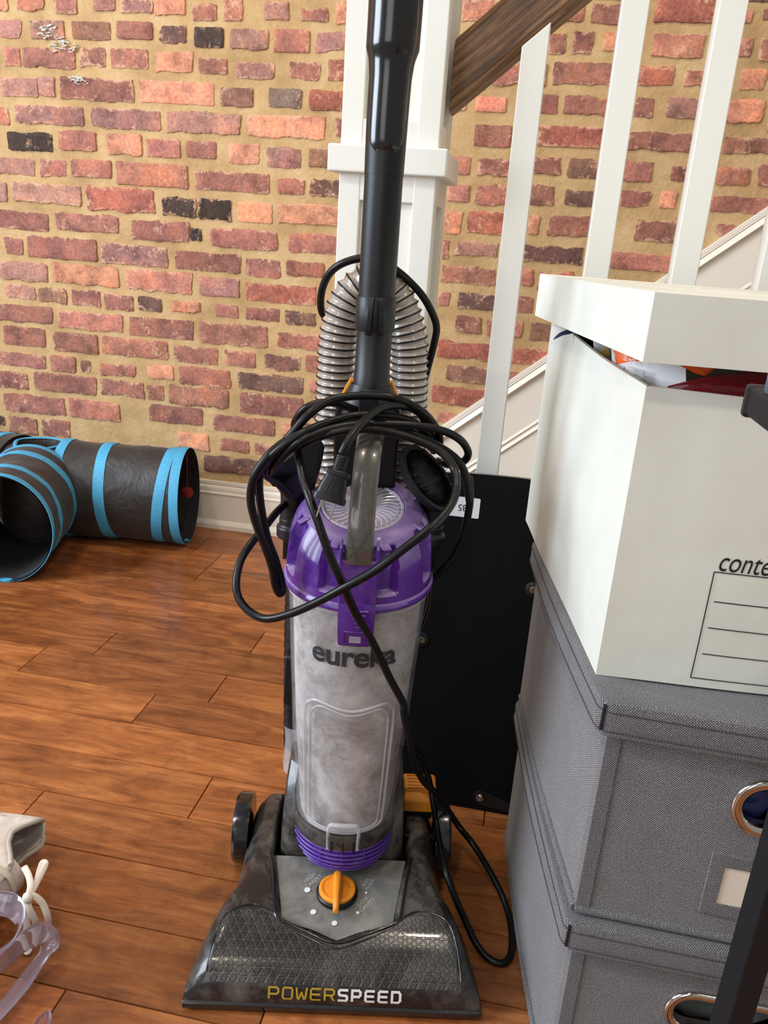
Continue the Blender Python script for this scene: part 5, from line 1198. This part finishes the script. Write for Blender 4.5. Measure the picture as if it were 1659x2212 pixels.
# ------------------------------------------------------------------ white carton with its loose lid
def plane_pt(px, py, o, n):
    d = ray(px, py); return C0 + d * ((Vector(o) - C0).dot(n) / d.dot(n))
def build_carton():
    z0 = 0.4580
    o = at_z(1287, 1457, z0); rt = at_z(1659, 1500, z0) - o; rt.z = 0; rt.normalize()
    bk = Vector((0.036 - o.x, 0.975 - o.y, 0)).normalized()
    root = empty('carton', o, math.atan2(rt.y, rt.x)); tag(root, 'white cardboard carton marked contents with askew lid, on the grey fabric boxes', 'carton')
    inv = Matrix.Rotation(-root.rotation_euler.z, 3, 'Z'); Wm = Matrix.Translation(o) @ Matrix.Rotation(root.rotation_euler.z, 4, 'Z')
    def T(u, v, z): q = inv @ (rt * u + bk * v); return Vector((q.x, q.y, z))
    W_, D_ = 0.33, 0.398; t = 0.0035
    zt = dict(fl=0.2510, bl=0.2720, fr=0.246, br=0.270)
    b = MB()
    def wall(pa, pb, za, zb, dip, bul, skin):
        # outer skin from pa to pb (u,v); inner skin shifted by 'skin'
        n = 14; O = []; I = []
        for k in range(n + 1):
            f = k / n; u = pa[0] + (pb[0] - pa[0]) * f; v = pa[1] + (pb[1] - pa[1]) * f
            zt_ = za + (zb - za) * f - dip * math.sin(math.pi * f) ** 1.0
            colO = []; colI = []
            for e in range(7):
                g = e / 6; bu = bul * math.sin(math.pi * f) * math.sin(math.pi * min(1, g * 0.95 + 0.05)) + 0.0016 * mnoise.noise(Vector((f * 3 + pa[0] * 9, g * 3, 1.7)))
                if k in (0, n): bu = 0
                nx, ny = (pb[1] - pa[1]), -(pb[0] - pa[0]); ln = math.hypot(nx, ny); nx, ny = nx / ln, ny / ln
                colO.append(T(u + nx * bu, v + ny * bu, zt_ * g)); fi = min(max(f, 0.018), 0.982); colI.append(T(pa[0] + (pb[0] - pa[0]) * fi + nx * bu + skin[0], pa[1] + (pb[1] - pa[1]) * fi + ny * bu + skin[1], zt_ * g))
            O.append(colO); I.append(colI)
        b.rings(O, False, False); b.rings(I, False, False)
        b.rings([[O[k][6], I[k][6]] for k in range(n + 1)], False, False, 1)
    wall((0, 0), (W_, 0), zt['fl'], zt['fr'], 0.002, 0.003, (0, t))
    wall((0, D_), (0, 0), zt['bl'], zt['fl'], 0.006, 0.006, (t, 0))
    wall((W_, 0), (W_, D_), zt['fr'], zt['br'], 0.002, 0.003, (-t, 0))
    wall((W_, D_), (0, D_), zt['br'], zt['bl'], 0.002, 0.003, (0, -t))
    b.add([T(0, 0, 0), T(W_, 0, 0), T(W_, D_, 0), T(0, D_, 0)], [(0, 1, 2, 3)])
    body = b.build('body', ['card', 'kraft'], root, smooth=40)
    # printed panel on the front face
    fn = Vector((rt.y, -rt.x, 0)); ow = o - Vector((0, 0, 0))
    def UZ(px, py):
        p = plane_pt(px, py, o, fn); q = Wm.inverted() @ p; return q.x, q.z
    (ua, za), (ub, zb) = UZ(1541, 1233), UZ(1490, 1461)
    uL = (ua + ub) / 2; lines = [UZ(1540, 1297)[1], UZ(1527, 1353)[1], UZ(1513, 1409)[1]]
    uI = UZ(1527, 1353)[0]
    def face(u, z):
        f = max(0, min(1, u / W_)); g = z / zt['fl']
        return T(u, -(0.003 * math.sin(math.pi * f) * math.sin(math.pi * min(1, g * 0.95 + 0.05)) + 0.0016 * mnoise.noise(Vector((f * 3, g * 3, 1.7)))) - 0.0006, z)
    b = MB(); R_ = 0.30
    def stroke(u0, z0_, u1, z1, w_=0.00045):
        n = 10; du, dz = (u1 - u0), (z1 - z0_); ln = math.hypot(du, dz); nx, nz = -dz / ln * w_, du / ln * w_
        b.rings([[face(u0 + du * k / n + nx, z0_ + dz * k / n + nz), face(u0 + du * k / n - nx, z0_ + dz * k / n - nz)] for k in range(n + 1)], False, False)
    stroke(uL, za, uL, zb); stroke(uL, za, R_, za); stroke(uL, zb, R_, zb)
    for z in lines: stroke(uI, z, R_ - 0.01, z)
    b.build('printed_frame', 'ink', body, smooth=0, recalc=False)
    ut, ztx = UZ(1549, 1211)
    text_obj('printed_word', 'contents', lambda x, y: face(ut + x, ztx + y), 'ink', body, size=0.0255, fat=0.0, sx=0.70, shear=0.22, align='LEFT')
    # lid: its own slight tilt and overhang
    A = at_y(1415, 631, 0.604); Bk = at_y(1167, 591, 1.012)
    lb = (Bk - A); rl = rt * 0.345; rl.z = -0.002
    up = rl.cross(lb).normalized(); 
    if up.z < 0: up = -up
    hl = 0.0495
    Li = Wm.inverted()
    def TL(u, v, d): return Li @ (A + rl * u + lb * v - up * d)
    b = MB(); t_ = 0.006
    e0, e1 = 0.004, 0.996; b.hexa([TL(e0, e0, 0.003), TL(e1, e0, 0.003), TL(e1, e1, 0.003), TL(e0, e1, 0.003), TL(e0, e0, 0), TL(e1, e0, 0), TL(e1, e1, 0), TL(e0, e1, 0)])
    b.rings([[TL(u, v, 0) for u, v in ((0, 0), (1, 0), (1, 1), (0, 1))], [TL(u, v, 0) for u, v in ((e0, e0), (e1, e0), (e1, e1), (e0, e1))]], True, False)
    def skirt(p, q, inn, fl=0.0, n=10):
        O = []; I = []
        for k in range(n + 1):
            f = k / n; u = p[0] + (q[0] - p[0]) * f; v = p[1] + (q[1] - p[1]) * f; w_ = fl * math.sin(math.pi * f)
            O.append([TL(u - inn[0] * w_, v - inn[1] * w_, 0.0), TL(u - inn[0] * w_ * 0.6, v - inn[1] * w_ * .6, hl * 0.5), TL(u - inn[0] * w_, v - inn[1] * w_, hl)])
            I.append([TL(u + inn[0], v + inn[1], 0.003), TL(u + inn[0], v + inn[1], hl)])
        b.rings(O, False, False); b.rings(I, False, False); b.rings([[O[k][2], I[k][1]] for k in range(n + 1)], False, False)
    skirt((0, 0), (1, 0), (0, 0.011)); skirt((0, 1), (0, 0), (0.012, 0), 0.15); skirt((1, 0), (1, 1), (-0.012, 0)); skirt((1, 1), (0, 1), (0, -0.011))
    b.build('lid', 'card', root, smooth=40)
    # ---- things inside, showing in the gap under the lid
    def sheet(name, pts, mat, thick, Yf, label, cat, parts=(), wob=0.0004):
        """a filled pouch standing in the carton, its outline given on the plane y = Yf"""
        def sub(q):
            out = []
            for a_, c_ in zip(q, q[1:] + q[:1]):
                for k in range(5): out.append((a_[0] + (c_[0] - a_[0]) * k / 5, a_[1] + (c_[1] - a_[1]) * k / 5))
            return out
        def slab(q, d0, d1):
            q = sub(q); m = MB(); n = len(q); cx, cy = sum(p[0] for p in q) / n, sum(p[1] for p in q) / n
            vs = []
            for sgn, dd in ((1, d0), (-1, d1)):
                for k, f in ((0, 1.0), (1, 0.8), (2, 0.4)):
                    for (x, y) in q:
                        xx = cx + (x - cx) * f; yy_ = Yf(xx) if callable(Yf) else Yf; p = at_y(xx, cy + (y - cy) * f, yy_); y_ = dd * (1 - f * f) + wob * mnoise.noise(Vector((p.x * 90, p.z * 90, 3.0)))
                        vs.append(Vector((p.x, p.y - sgn * (0.0006 + y_) if sgn > 0 else p.y + 0.0006 + y_, p.z)))
            fs = []
            for s_ in (0, 3 * n):
                for k in range(2):
                    for i in range(n): fs.append((s_ + k * n + i, s_ + k * n + (i + 1) % n, s_ + (k + 1) * n + (i + 1) % n, s_ + (k + 1) * n + i))
                fs.append(tuple(s_ + 2 * n + i for i in range(n)))
            for i in range(n): fs.append((i, (i + 1) % n, 3 * n + (i + 1) % n, 3 * n + i))
            m.add(vs, fs); return m
        o_ = slab(pts, thick, thick).build(name, mat, None, smooth=40); tag(o_, label, cat)
        for nm, q, mt, dd in parts: slab(q, thick + dd, -thick * 0.2).build(nm, mt, o_, smooth=40)
        return o_
    YO = lambda x: interp([(1315, 0.765), (1370, 0.700), (1490, 0.655)], x)
    ob = sheet('snack_pouch', [(1320, 735), (1480, 742), (1482, 850), (1400, 870), (1322, 800)], 'white_pouch', 0.004, YO, 'orange and white pouch showing under the front corner of the carton lid', 'pouch',
        parts=(('orange_band', [(1320, 737), (1480, 744), (1474, 786), (1400, 781), (1352, 788), (1324, 788)], 'orange_pouch', 0.0009),))
    c = at_y(1374, 777, YO(1374)); cs = (at_y(1420, 776, YO(1420)) - at_y(1340, 776, YO(1340))); cs.z = 0; cs.normalize()
    text_obj('pouch_lettering', '25 mcx - 1', lambda x, y: c + cs * x + Vector((-0.004, -0.006, y)), 'white_print', ob, size=0.0066, fat=0.0)
    m = MB()
    for k in range(4):
        p = at_y(1366, 791 + k * 5.0, YO(1366)) + Vector((-0.004, -0.006, 0)); m.obox(p + cs * 0.013, cs * (0.013 - 0.0015 * (k % 2)), Vector((cs.y, -cs.x, 0)) * 0.0004, Vector((0, 0, 0.0004)))
    m.build('fine_print', 'grey_print', ob, smooth=0)
    sheet('snack_pouch', [(1432, 770), (1560, 772), (1540, 800), (1522, 812), (1500, 806)], 'orange_pouch', 0.003, 0.652, 'orange pouch tip poking down over the red film under the lid', 'pouch')
    sheet('paper_packet', [(1280, 722), (1320, 728), (1318, 800), (1300, 800), (1284, 770)], 'white_pouch', 0.001, 0.835, 'white packet with a yellow figure beside the orange pouch', 'packet',
        parts=(('yellow_block', [(1300, 772), (1318, 776), (1317, 798), (1303, 796)], 'yellow_print', 0.0009),))
    pk = bpy.data.objects['paper_packet']; c2 = at_y(1307, 752, 0.835)
    text_obj('packet_figure', '2', lambda x, y: Vector((c2.x + x, c2.y - 0.0034, c2.z + y)), 'yellow_print', pk, size=0.021, fat=0.0005)
    sheet('black_pouch', [(1244, 690), (1300, 705), (1300, 780), (1262, 780), (1248, 750)], 'black', 0.004, 0.935, 'black pouch in the dark rear of the carton gap', 'pouch')
    # red film bag lying along the front wall
    def lump(name, mat, c_, du, dv, dz, seed, label, cat):
        m = MB(); rg = []
        for j in range(13):
            e = -1 + 2 * j / 12; k = math.sqrt(max(0.03, 1 - e * e)); 
            rg.append([Wm @ T(c_[0] + du * e, c_[1] + dv * k * math.cos(q) * (1 + 0.25 * mnoise.noise(Vector((e * 4 + seed, math.cos(q) * 2, math.sin(q) * 2)))), c_[2] + dz * k * math.sin(q) * (1 + 0.3 * mnoise.noise(Vector((e * 5 + seed, math.cos(q) * 3, math.sin(q) * 2))))) for q in [2 * math.pi * i / 20 for i in range(20)]])
        m.rings(rg); o_ = m.build(name, mat, None, smooth=25); tag(o_, label, cat); return o_
    lump('red_film_bag', 'red_film', (0.152, 0.0235, 0.2450), 0.128, 0.0120, 0.0230, 1.0, 'crinkled dark red plastic bag along the carton\'s front edge', 'bag')
    sheet('clear_sleeve', [(1500, 846), (1555, 812), (1600, 850), (1590, 880), (1505, 880)], 'film', 0.0012, 0.648, 'clear plastic sleeve tip in front of the red film', 'sleeve')
    sheet('clear_sleeve', [(1340, 806), (1353, 786), (1372, 815), (1370, 850), (1345, 830)], 'film', 0.001, 0.722, 'small clear plastic tip before the white part of the orange pouch', 'sleeve')
    # blue strip that sticks out at the rear left corner
    b = MB(); p0, p1, p2, p3 = at_y(1250, 705, 0.90), at_y(1230, 716, 0.885), at_y(1212, 722, 0.875), at_y(1196, 733, 0.865)
    for pts in ([p0, p1, p2, p3],):
        sp = spline(pts, 6); b.tube(sp, [0.0045 * (1 - 0.9 * (k / (len(sp) - 1)) ** 2) for k in range(len(sp))], 8, flat=(0.16, 1.0), up=(0.2, -0.4, 1.0))
    o_ = b.build('blue_strip', 'blue_film', None, smooth=40); tag(o_, 'blue plastic strip sticking out at the rear corner under the carton lid', 'strip')
build_carton()

# ------------------------------------------------------------------ black stand at the right edge
def build_stand():
    root = empty('metal_stand', (0.209, 0.475, 0)); tag(root, 'black metal stand with a square upright and knob at right edge', 'stand'); o = root.location
    T = lambda v: v - o
    b = MB(); b.box(0.2, 0.2165, 0.452, 0.482, 0.012, 0.717, 0, T); b.build('upright', 'stand', root, smooth=0, bevel=0.0015)
    b = MB(); b.box(0.1315, 0.160, 0.22, 0.490, 0.7175, 0.7345, 0, T); arm = b.build('arm', 'stand', root, smooth=0, bevel=0.002)
    b = MB(); b.box(0.1305, 0.1605, 0.484, 0.4925, 0.7160, 0.7352, 0, T); b.build('end_cap', 'black', arm, smooth=0, bevel=0.002)
    b = MB(); b.box(0.196, 0.222, 0.22, 0.49, 0.7175, 0.7345, 0, T); b.box(0.155, 0.20, 0.22, 0.25, 0.718, 0.734, 0, T); b.build('cross_bar', 'stand', root, smooth=0, bevel=0.002)
    b = MB(); b.box(0.194, 0.224, 0.18, 0.53, 0.0, 0.014, 0, T); b.build('foot', 'stand', root, smooth=0, bevel=0.003)
    b = MB(); c = T(Vector((0.1425, 0.462, 0.734)))
    b.lathe([(0.0085, 0), (0.0092, 0.002), (0.0092, 0.013), (0.008, 0.0155), (0, 0.0155)], 24, lambda p: p + c, rmod=lambda a, r, z: 0.0006 * math.cos(a * 12) if 0.001 < z < 0.014 else 0); b.build('knob', 'stand_knob', root, smooth=30)
build_stand()

# ------------------------------------------------------------------ three-way cat tunnel along the wall
def build_tunnel():
    hub = Vector((-1.212, 1.795, 0)); root = empty('cat_tunnel', hub)
    tag(root, 'three-way black crinkle cat tunnel with blue bindings on the floor by the wall', 'cat tunnel')
    HW, HH = 0.116, 0.129
    def arm(name, ang, l0, l1, sq, rings_, seed, hw=HW, hh=HH):
        d = Vector((math.cos(rad(ang)), math.sin(rad(ang)), 0)); s = Vector((-d.y, d.x, 0))
        def pt(t, a, off=0.0, wr=1.0):
            l = l0 + (l1 - l0) * t; sag = 1 - sq * 0.10 * math.sin(math.pi * min(1, max(0, t)))
            nz = (0.0045 * mnoise.noise(Vector((l * 16, math.cos(a) * 1.6 + seed, math.sin(a) * 1.6))) + 0.0022 * mnoise.noise(Vector((l * 50, math.cos(a) * 4 + seed, math.sin(a) * 4)))) * wr * math.sin(math.pi * min(1, max(0, t))) ** 0.5
            z = hh + (hh * sag + nz + off) * math.sin(a)
            return d * l + s * ((hw * sag + nz + off) * math.cos(a)) + Vector((0, 0, max(0.001 + off, z)))
        N = 64
        b = MB(); b.rings([[pt(t, 2 * math.pi * i / N) for i in range(N)] for t in [k / 24 for k in range(25)]], True, False)
        o = b.build(name, 'tunnel', root, smooth=60)
        b = MB(); b.rings([[pt(t, 2 * math.pi * i / N, -0.0025, 0.6) for i in range(N)] for t in [k / 16 for k in range(17)]], True, False)
        b.build('lining', 'tunnel_in', o, smooth=60)
        for t0, w_, tilt in rings_:
            b = MB(); rg = []
            for q, off in ((0, -0.003 if t0 > 0.95 else 0.0002), (0, 0.0016), (0.5, 0.003), (1, 0.0016), (1, 0.0002)):
                ring = []
                for i in range(N):
                    a = 2 * math.pi * i / N; ring.append(pt(t0 - w_ * (1 - q) + tilt * math.sin(a) + 0.0 * a, a, off))
                rg.append(ring)
            b.rings(rg, True, False); b.build('binding', 'blue', o, smooth=50)
        return o, pt
    A, ptA = arm('tube', 8.5, 0.07, 0.392, 0.3, [(1.0, 0.075, 0), (0.88, 0.085, 0.05), (0.42, 0.085, -0.02), (0.06, 0.075, 0.0)], 1.0, 0.108)
    B, ptB = arm('tube', -73, 0.07, 0.335, 0.2, [(1.0, 0.075, 0), (0.73, 0.09, 0.02), (0.27, 0.085, 0.03), (0.08, 0.07, -0.02)], 4.0)
    Cc, ptC = arm('tube', 166, 0.07, 0.33, 0.5, [(1.0, 0.08, 0), (0.5, 0.09, 0.0), (0.24, 0.09, 0.03)], 7.0, 0.104, 0.127)
    b = MB(); N = 48                      # the soft middle
    b.rings([[Vector((math.cos(a) * r * (1 + 0.12 * math.cos(3 * (a - rad(35)))), math.sin(a) * r * 0.96, z)) for a in [2 * math.pi * i / N for i in range(N)]] for r, z in ((0.10, 0.002), (0.118, 0.06), (0.122, 0.12), (0.112, 0.19), (0.09, 0.230), (0.062, 0.243))], True, False)
    b.rings([[Vector((math.cos(a) * r * (1 + 0.12 * math.cos(3 * (a - rad(35)))), math.sin(a) * r * 0.96, z)) for a in [2 * math.pi * i / N for i in range(N)]] for r, z in ((0.062, 0.243), (0.057, 0.22), (0.08, 0.12), (0.09, 0.02))], True, False)
    h = b.build('middle', 'tunnel', root, smooth=60)
    b = MB(); b.tube([Vector((math.cos(a) * 0.062 * (1 + 0.12 * math.cos(3 * (a - rad(35)))), math.sin(a) * 0.06, 0.244)) for a in [2 * math.pi * i / N for i in range(N)]], 0.005, 10, True, flat=(0.5, 1)); b.build('peephole_binding', 'blue', h, smooth=60)
    # pompom on its string in the right-hand mouth
    top = ptA(0.985, rad(90), -0.004); cp = Vector((top.x + 0.002, top.y - 0.004, 0.140))
    b = MB(); b.tube([top, top.lerp(cp, 0.5) + Vector((0.0015, 0, 0)), cp], 0.0014, 6); st = b.build('string', 'red', root, smooth=60)
    b = MB(); b.rings([[cp + Vector((r * math.cos(a) * (1 + 0.12 * mnoise.noise(Vector((math.cos(a) * 3, math.sin(a) * 3, z * 200)))), r * math.sin(a), z)) for a in [2 * math.pi * i / 20 for i in range(20)]] for r, z in [(0.0155 * math.sin(math.pi * k / 10) + 0.0004, 0.0150 * math.cos(math.pi * k / 10)) for k in range(11)]])
    b.build('pompom', 'red', st, smooth=60)
build_tunnel()

# ------------------------------------------------------------------ white sneaker lying on its side, and the lilac vinyl strap
def build_shoe():
    ad = Vector((0.13, -0.99, 0)).normalized(); bd = Vector((-ad.y, ad.x, 0)); up = Vector((0, 0, 1))
    heel = at_z(93, 1762, 0.066); org = heel - bd * 0.100; org.z = 0
    root = empty('sneaker', org); tag(root, 'white lace-up sneaker lying on its side at the left edge', 'shoe')
    Wd = 0.046
    def S3(a, b_, c): return ad * a + bd * b_ + up * (0.0475 + c)
    hw = [(0.0, 0.018), (0.012, 0.030), (0.04, 0.037), (0.09, 0.038), (0.14, 0.042), (0.19, 0.046), (0.235, 0.043), (0.265, 0.030), (0.28, 0.010)]
    topb = [(0.0, 0.100), (0.012, 0.099), (0.028, 0.086), (0.042, 0.080), (0.06, 0.085), (0.08, 0.098), (0.096, 0.107), (0.12, 0.098), (0.16, 0.074), (0.2, 0.056), (0.24, 0.046), (0.265, 0.038), (0.28, 0.024)]
    b = MB(); rg = []; inn = []
    for k in range(57):
        a = 0.28 * k / 56; w_ = interp(hw, a); tb = interp(topb, a); o_ = smooth01(0.104, 0.086, a) if a < 0.104 else 0.0
        op = 1.0 - smooth01(0.088, 0.20, a)
        ring = []; ri = []
        for j in range(29):
            f = -1 + 2 * j / 28                                   # -1 one rim .. 0 sole .. 1 other rim
            s = abs(f)
            if s < 0.28: c = w_ * 0.94 * (s / 0.28); bb = 0.018
            else:
                g = (s - 0.28) / 0.72
                clos = (1 - op) * smooth01(0.45, 1.0, g)
                c = w_ * (0.97 + 0.05 * math.sin(math.pi * g)) * (1 - (0.30 + 0.34 * smooth01(0.085, 0.115, a)) * op * g ** 2) * math.cos(clos * math.pi / 2) ** 0.8
                bb = 0.018 + (tb - 0.018) * (g ** 0.9 * op + (1 - op) * math.sin(min(1, g) * math.pi / 2) ** 0.9)
            ring.append(S3(a - (0.012 * (1 - (bb / 0.1)) if a < 0.02 else 0) * -1 * (1 if a < 0.02 else 0), bb, math.copysign(c, f)))
        rg.append(ring)
    b.rings(rg, False, False); b.add(rg[0], [tuple(range(29))]) if False else None
    # heel counter closes the back
    b.rings([rg[0], [S3(-0.006, (p - S3(0, 0, 0)).dot(bd) * 0.98, (p - S3(0, 0, 0)).dot(up) * 0.6) for p in rg[0]], [S3(-0.0085, (p - S3(0, 0, 0)).dot(bd) * 0.96, 0) for p in rg[0]]], False, False)
    b.build('upper', 'leather', root, smooth=60, solid=0.003)
    b = MB(); rl = []
    for k in range(20):
        a = 0.004 + 0.098 * k / 19; w_ = interp(hw, a) - 0.005; tb = interp(topb, a)
        rl.append([S3(a, 0.02 + (tb - 0.0215) * abs(f) ** 0.9, math.copysign(w_ * min(1, abs(f) * 3) * (1 - 0.30 * abs(f) ** 2), f)) for f in [-1 + 2 * j / 20 for j in range(21)]])
    b.rings(rl, False, False); b.rings([rl[0], [S3(-0.002, (p - S3(0, 0, 0)).dot(bd), (p - S3(0, 0, 0)).dot(up) * 0.1) for p in rl[0]]], False, False)
    b.build('lining', 'lining', root, smooth=60)
    b = MB()
    for sg in (-1, 1):
        pts = []
        for k in range(19):
            a = 0.002 + 0.092 * k / 18; pts.append(S3(a, interp(topb, a) + 0.0005, sg * interp(hw, a) * 0.70))
        b.tube(pts, 0.0032, 8)
    b.build('collar_binding', 'lining', root, smooth=60)
    b = MB(); n = 40; pl = []
    for sg in (1, -1):
        rngk = range(29) if sg > 0 else range(28, -1, -1)
        for k in rngk:
            a = 0.28 * k / 28; pl.append((a * 1.02 - 0.004, sg * (interp(hw, a) + 0.004)))
    b.prism(pl, lambda a, c, d: S3(a, d, c), 0.0, 0.023); b.build('sole', 'leather', root, smooth=40, bevel=0.003)
    b = MB(); rt_ = []
    for k in range(12):
        a = 0.082 + 0.11 * k / 11; tb = interp(topb, max(a, 0.096)) - 0.010 + (0.016 if k < 3 else 0) * (1 - k / 3)
        rt_.append([S3(a, tb - 0.010 * (c / 0.024) ** 2, c) for c in (-0.024, -0.012, 0, 0.012, 0.024)])
    b.rings(rt_, False, False); b.build('tongue', 'leather', root, smooth=60, solid=0.004)
    # laces: rungs, then the bow and hanging ends
    for a in (0.104, 0.122, 0.14, 0.158, 0.176):
        tb = interp(topb, a); b = MB()
        b.tube(spline([S3(a, tb - 0.017, 0.0345), S3(a - 0.001, tb - 0.006, 0.0285), S3(a - 0.003, tb + 0.003, 0.0175), S3(a - 0.006, tb + 0.005, 0.0), S3(a - 0.010, tb + 0.002, -0.0175), S3(a - 0.012, tb - 0.010, -0.029)], 5), 0.0042, 8, flat=(0.28, 1), up=bd)
        b.build('lace', 'lace', root, smooth=60)
        b = MB(); c = S3(a, tb - 0.0185, 0.0352); b.lathe([(0.003, -0.0005), (0.003, 0.0008), (0, 0.0008)], 14, lambda p, c=c: c + up * (p.z + 0.001) + ad * p.x + bd * p.y); b.build('eyelet', 'ink', root, smooth=0)
    LS = lambda px, py, z: at_z(px, py, z) - org
    for pts in ([(52, 1872, .074), (62, 1892, .074), (66, 1915, .072), (60, 1936, .070)],
                [(60, 1938, .070), (74, 1915, .070), (90, 1885, .068), (98, 1866, .064), (92, 1864, .062), (86, 1880, .06), (78, 1910, .062), (62, 1936, .066)],
                [(62, 1940, .070), (74, 1936, .070), (92, 1952, .060), (104, 1985, .04), (102, 2012, .012)],
                [(58, 1942, .068), (64, 1965, .058), (76, 1988, .04), (80, 2010, .015), (72, 2030, .005)],
                [(56, 1942, .067), (54, 1968, .05), (58, 2000, .03), (50, 2030, .008), (58, 2055, .005), (64, 2048, .005)]):
        b = MB(); b.tube(spline([LS(*p) for p in pts], 7), 0.0036, 8, flat=(0.3, 1), up=(0.5, -0.6, 0.8)); b.build('lace', 'lace', root, smooth=60)
    b = MB(); b.rings([[LS(60, 1939, .071) + Vector((r * math.cos(a), r * math.sin(a) * 0.8, z)) for a in [2 * math.pi * i / 14 for i in range(14)]] for r, z in ((0.001, 0.006), (0.005, 0.004), (0.0065, 0), (0.005, -0.005), (0.001, -0.006))]); b.build('lace_knot', 'lace', root, smooth=60)
build_shoe()
def build_strap():
    o = at_z(60, 2090, 0.0); root = empty('vinyl_strap', o); tag(root, 'translucent lilac vinyl strap looped on the floor before the sneaker', 'strap')
    Q = lambda px, py, z: at_z(px, py, z) - o
    def rib(name, pts, r, up, fl=(1.0, 0.14)):
        b = MB(); sp = spline([Q(*p) for p in pts], 9); n_ = len(sp) - 1
        if isinstance(up, list): up = [Vector(up[0]).lerp(Vector(up[1]), smooth01(0.35, 0.75, i / n_)) for i in range(n_ + 1)]
        b.tube(sp, r, 14, flat=fl, up=up); return b.build(name, 'vinyl', root, smooth=60)
    rib('upper_loop', [(-60, 1965, .090), (-10, 1952, .092), (28, 1958, .090), (44, 1985, .086), (36, 2020, .076), (8, 2055, .068), (-50, 2095, .062)], 0.0130, [(0.1, 0.5, 0.9), (0.5, -0.4, 0.8)], (1.0, 0.14))
    rib('lower_loop', [(-60, 2110, .040), (0, 2076, .042), (50, 2035, .044), (85, 2018, .042), (103, 2030, .036), (98, 2056, .026), (70, 2096, .018), (30, 2150, .014), (-20, 2205, .013), (-60, 2250, .013)], 0.0125, [(0.1, 0.7, 0.8), (0.95, -0.2, 0.35)], (1.0, 0.16))
    rib('loose_end', [(50, 2280, .012), (66, 2235, .012), (78, 2212, .012), (100, 2199, .011), (106, 2212, .011), (98, 2250, .011)], 0.010, (0.3, 0.1, 1))
build_strap()
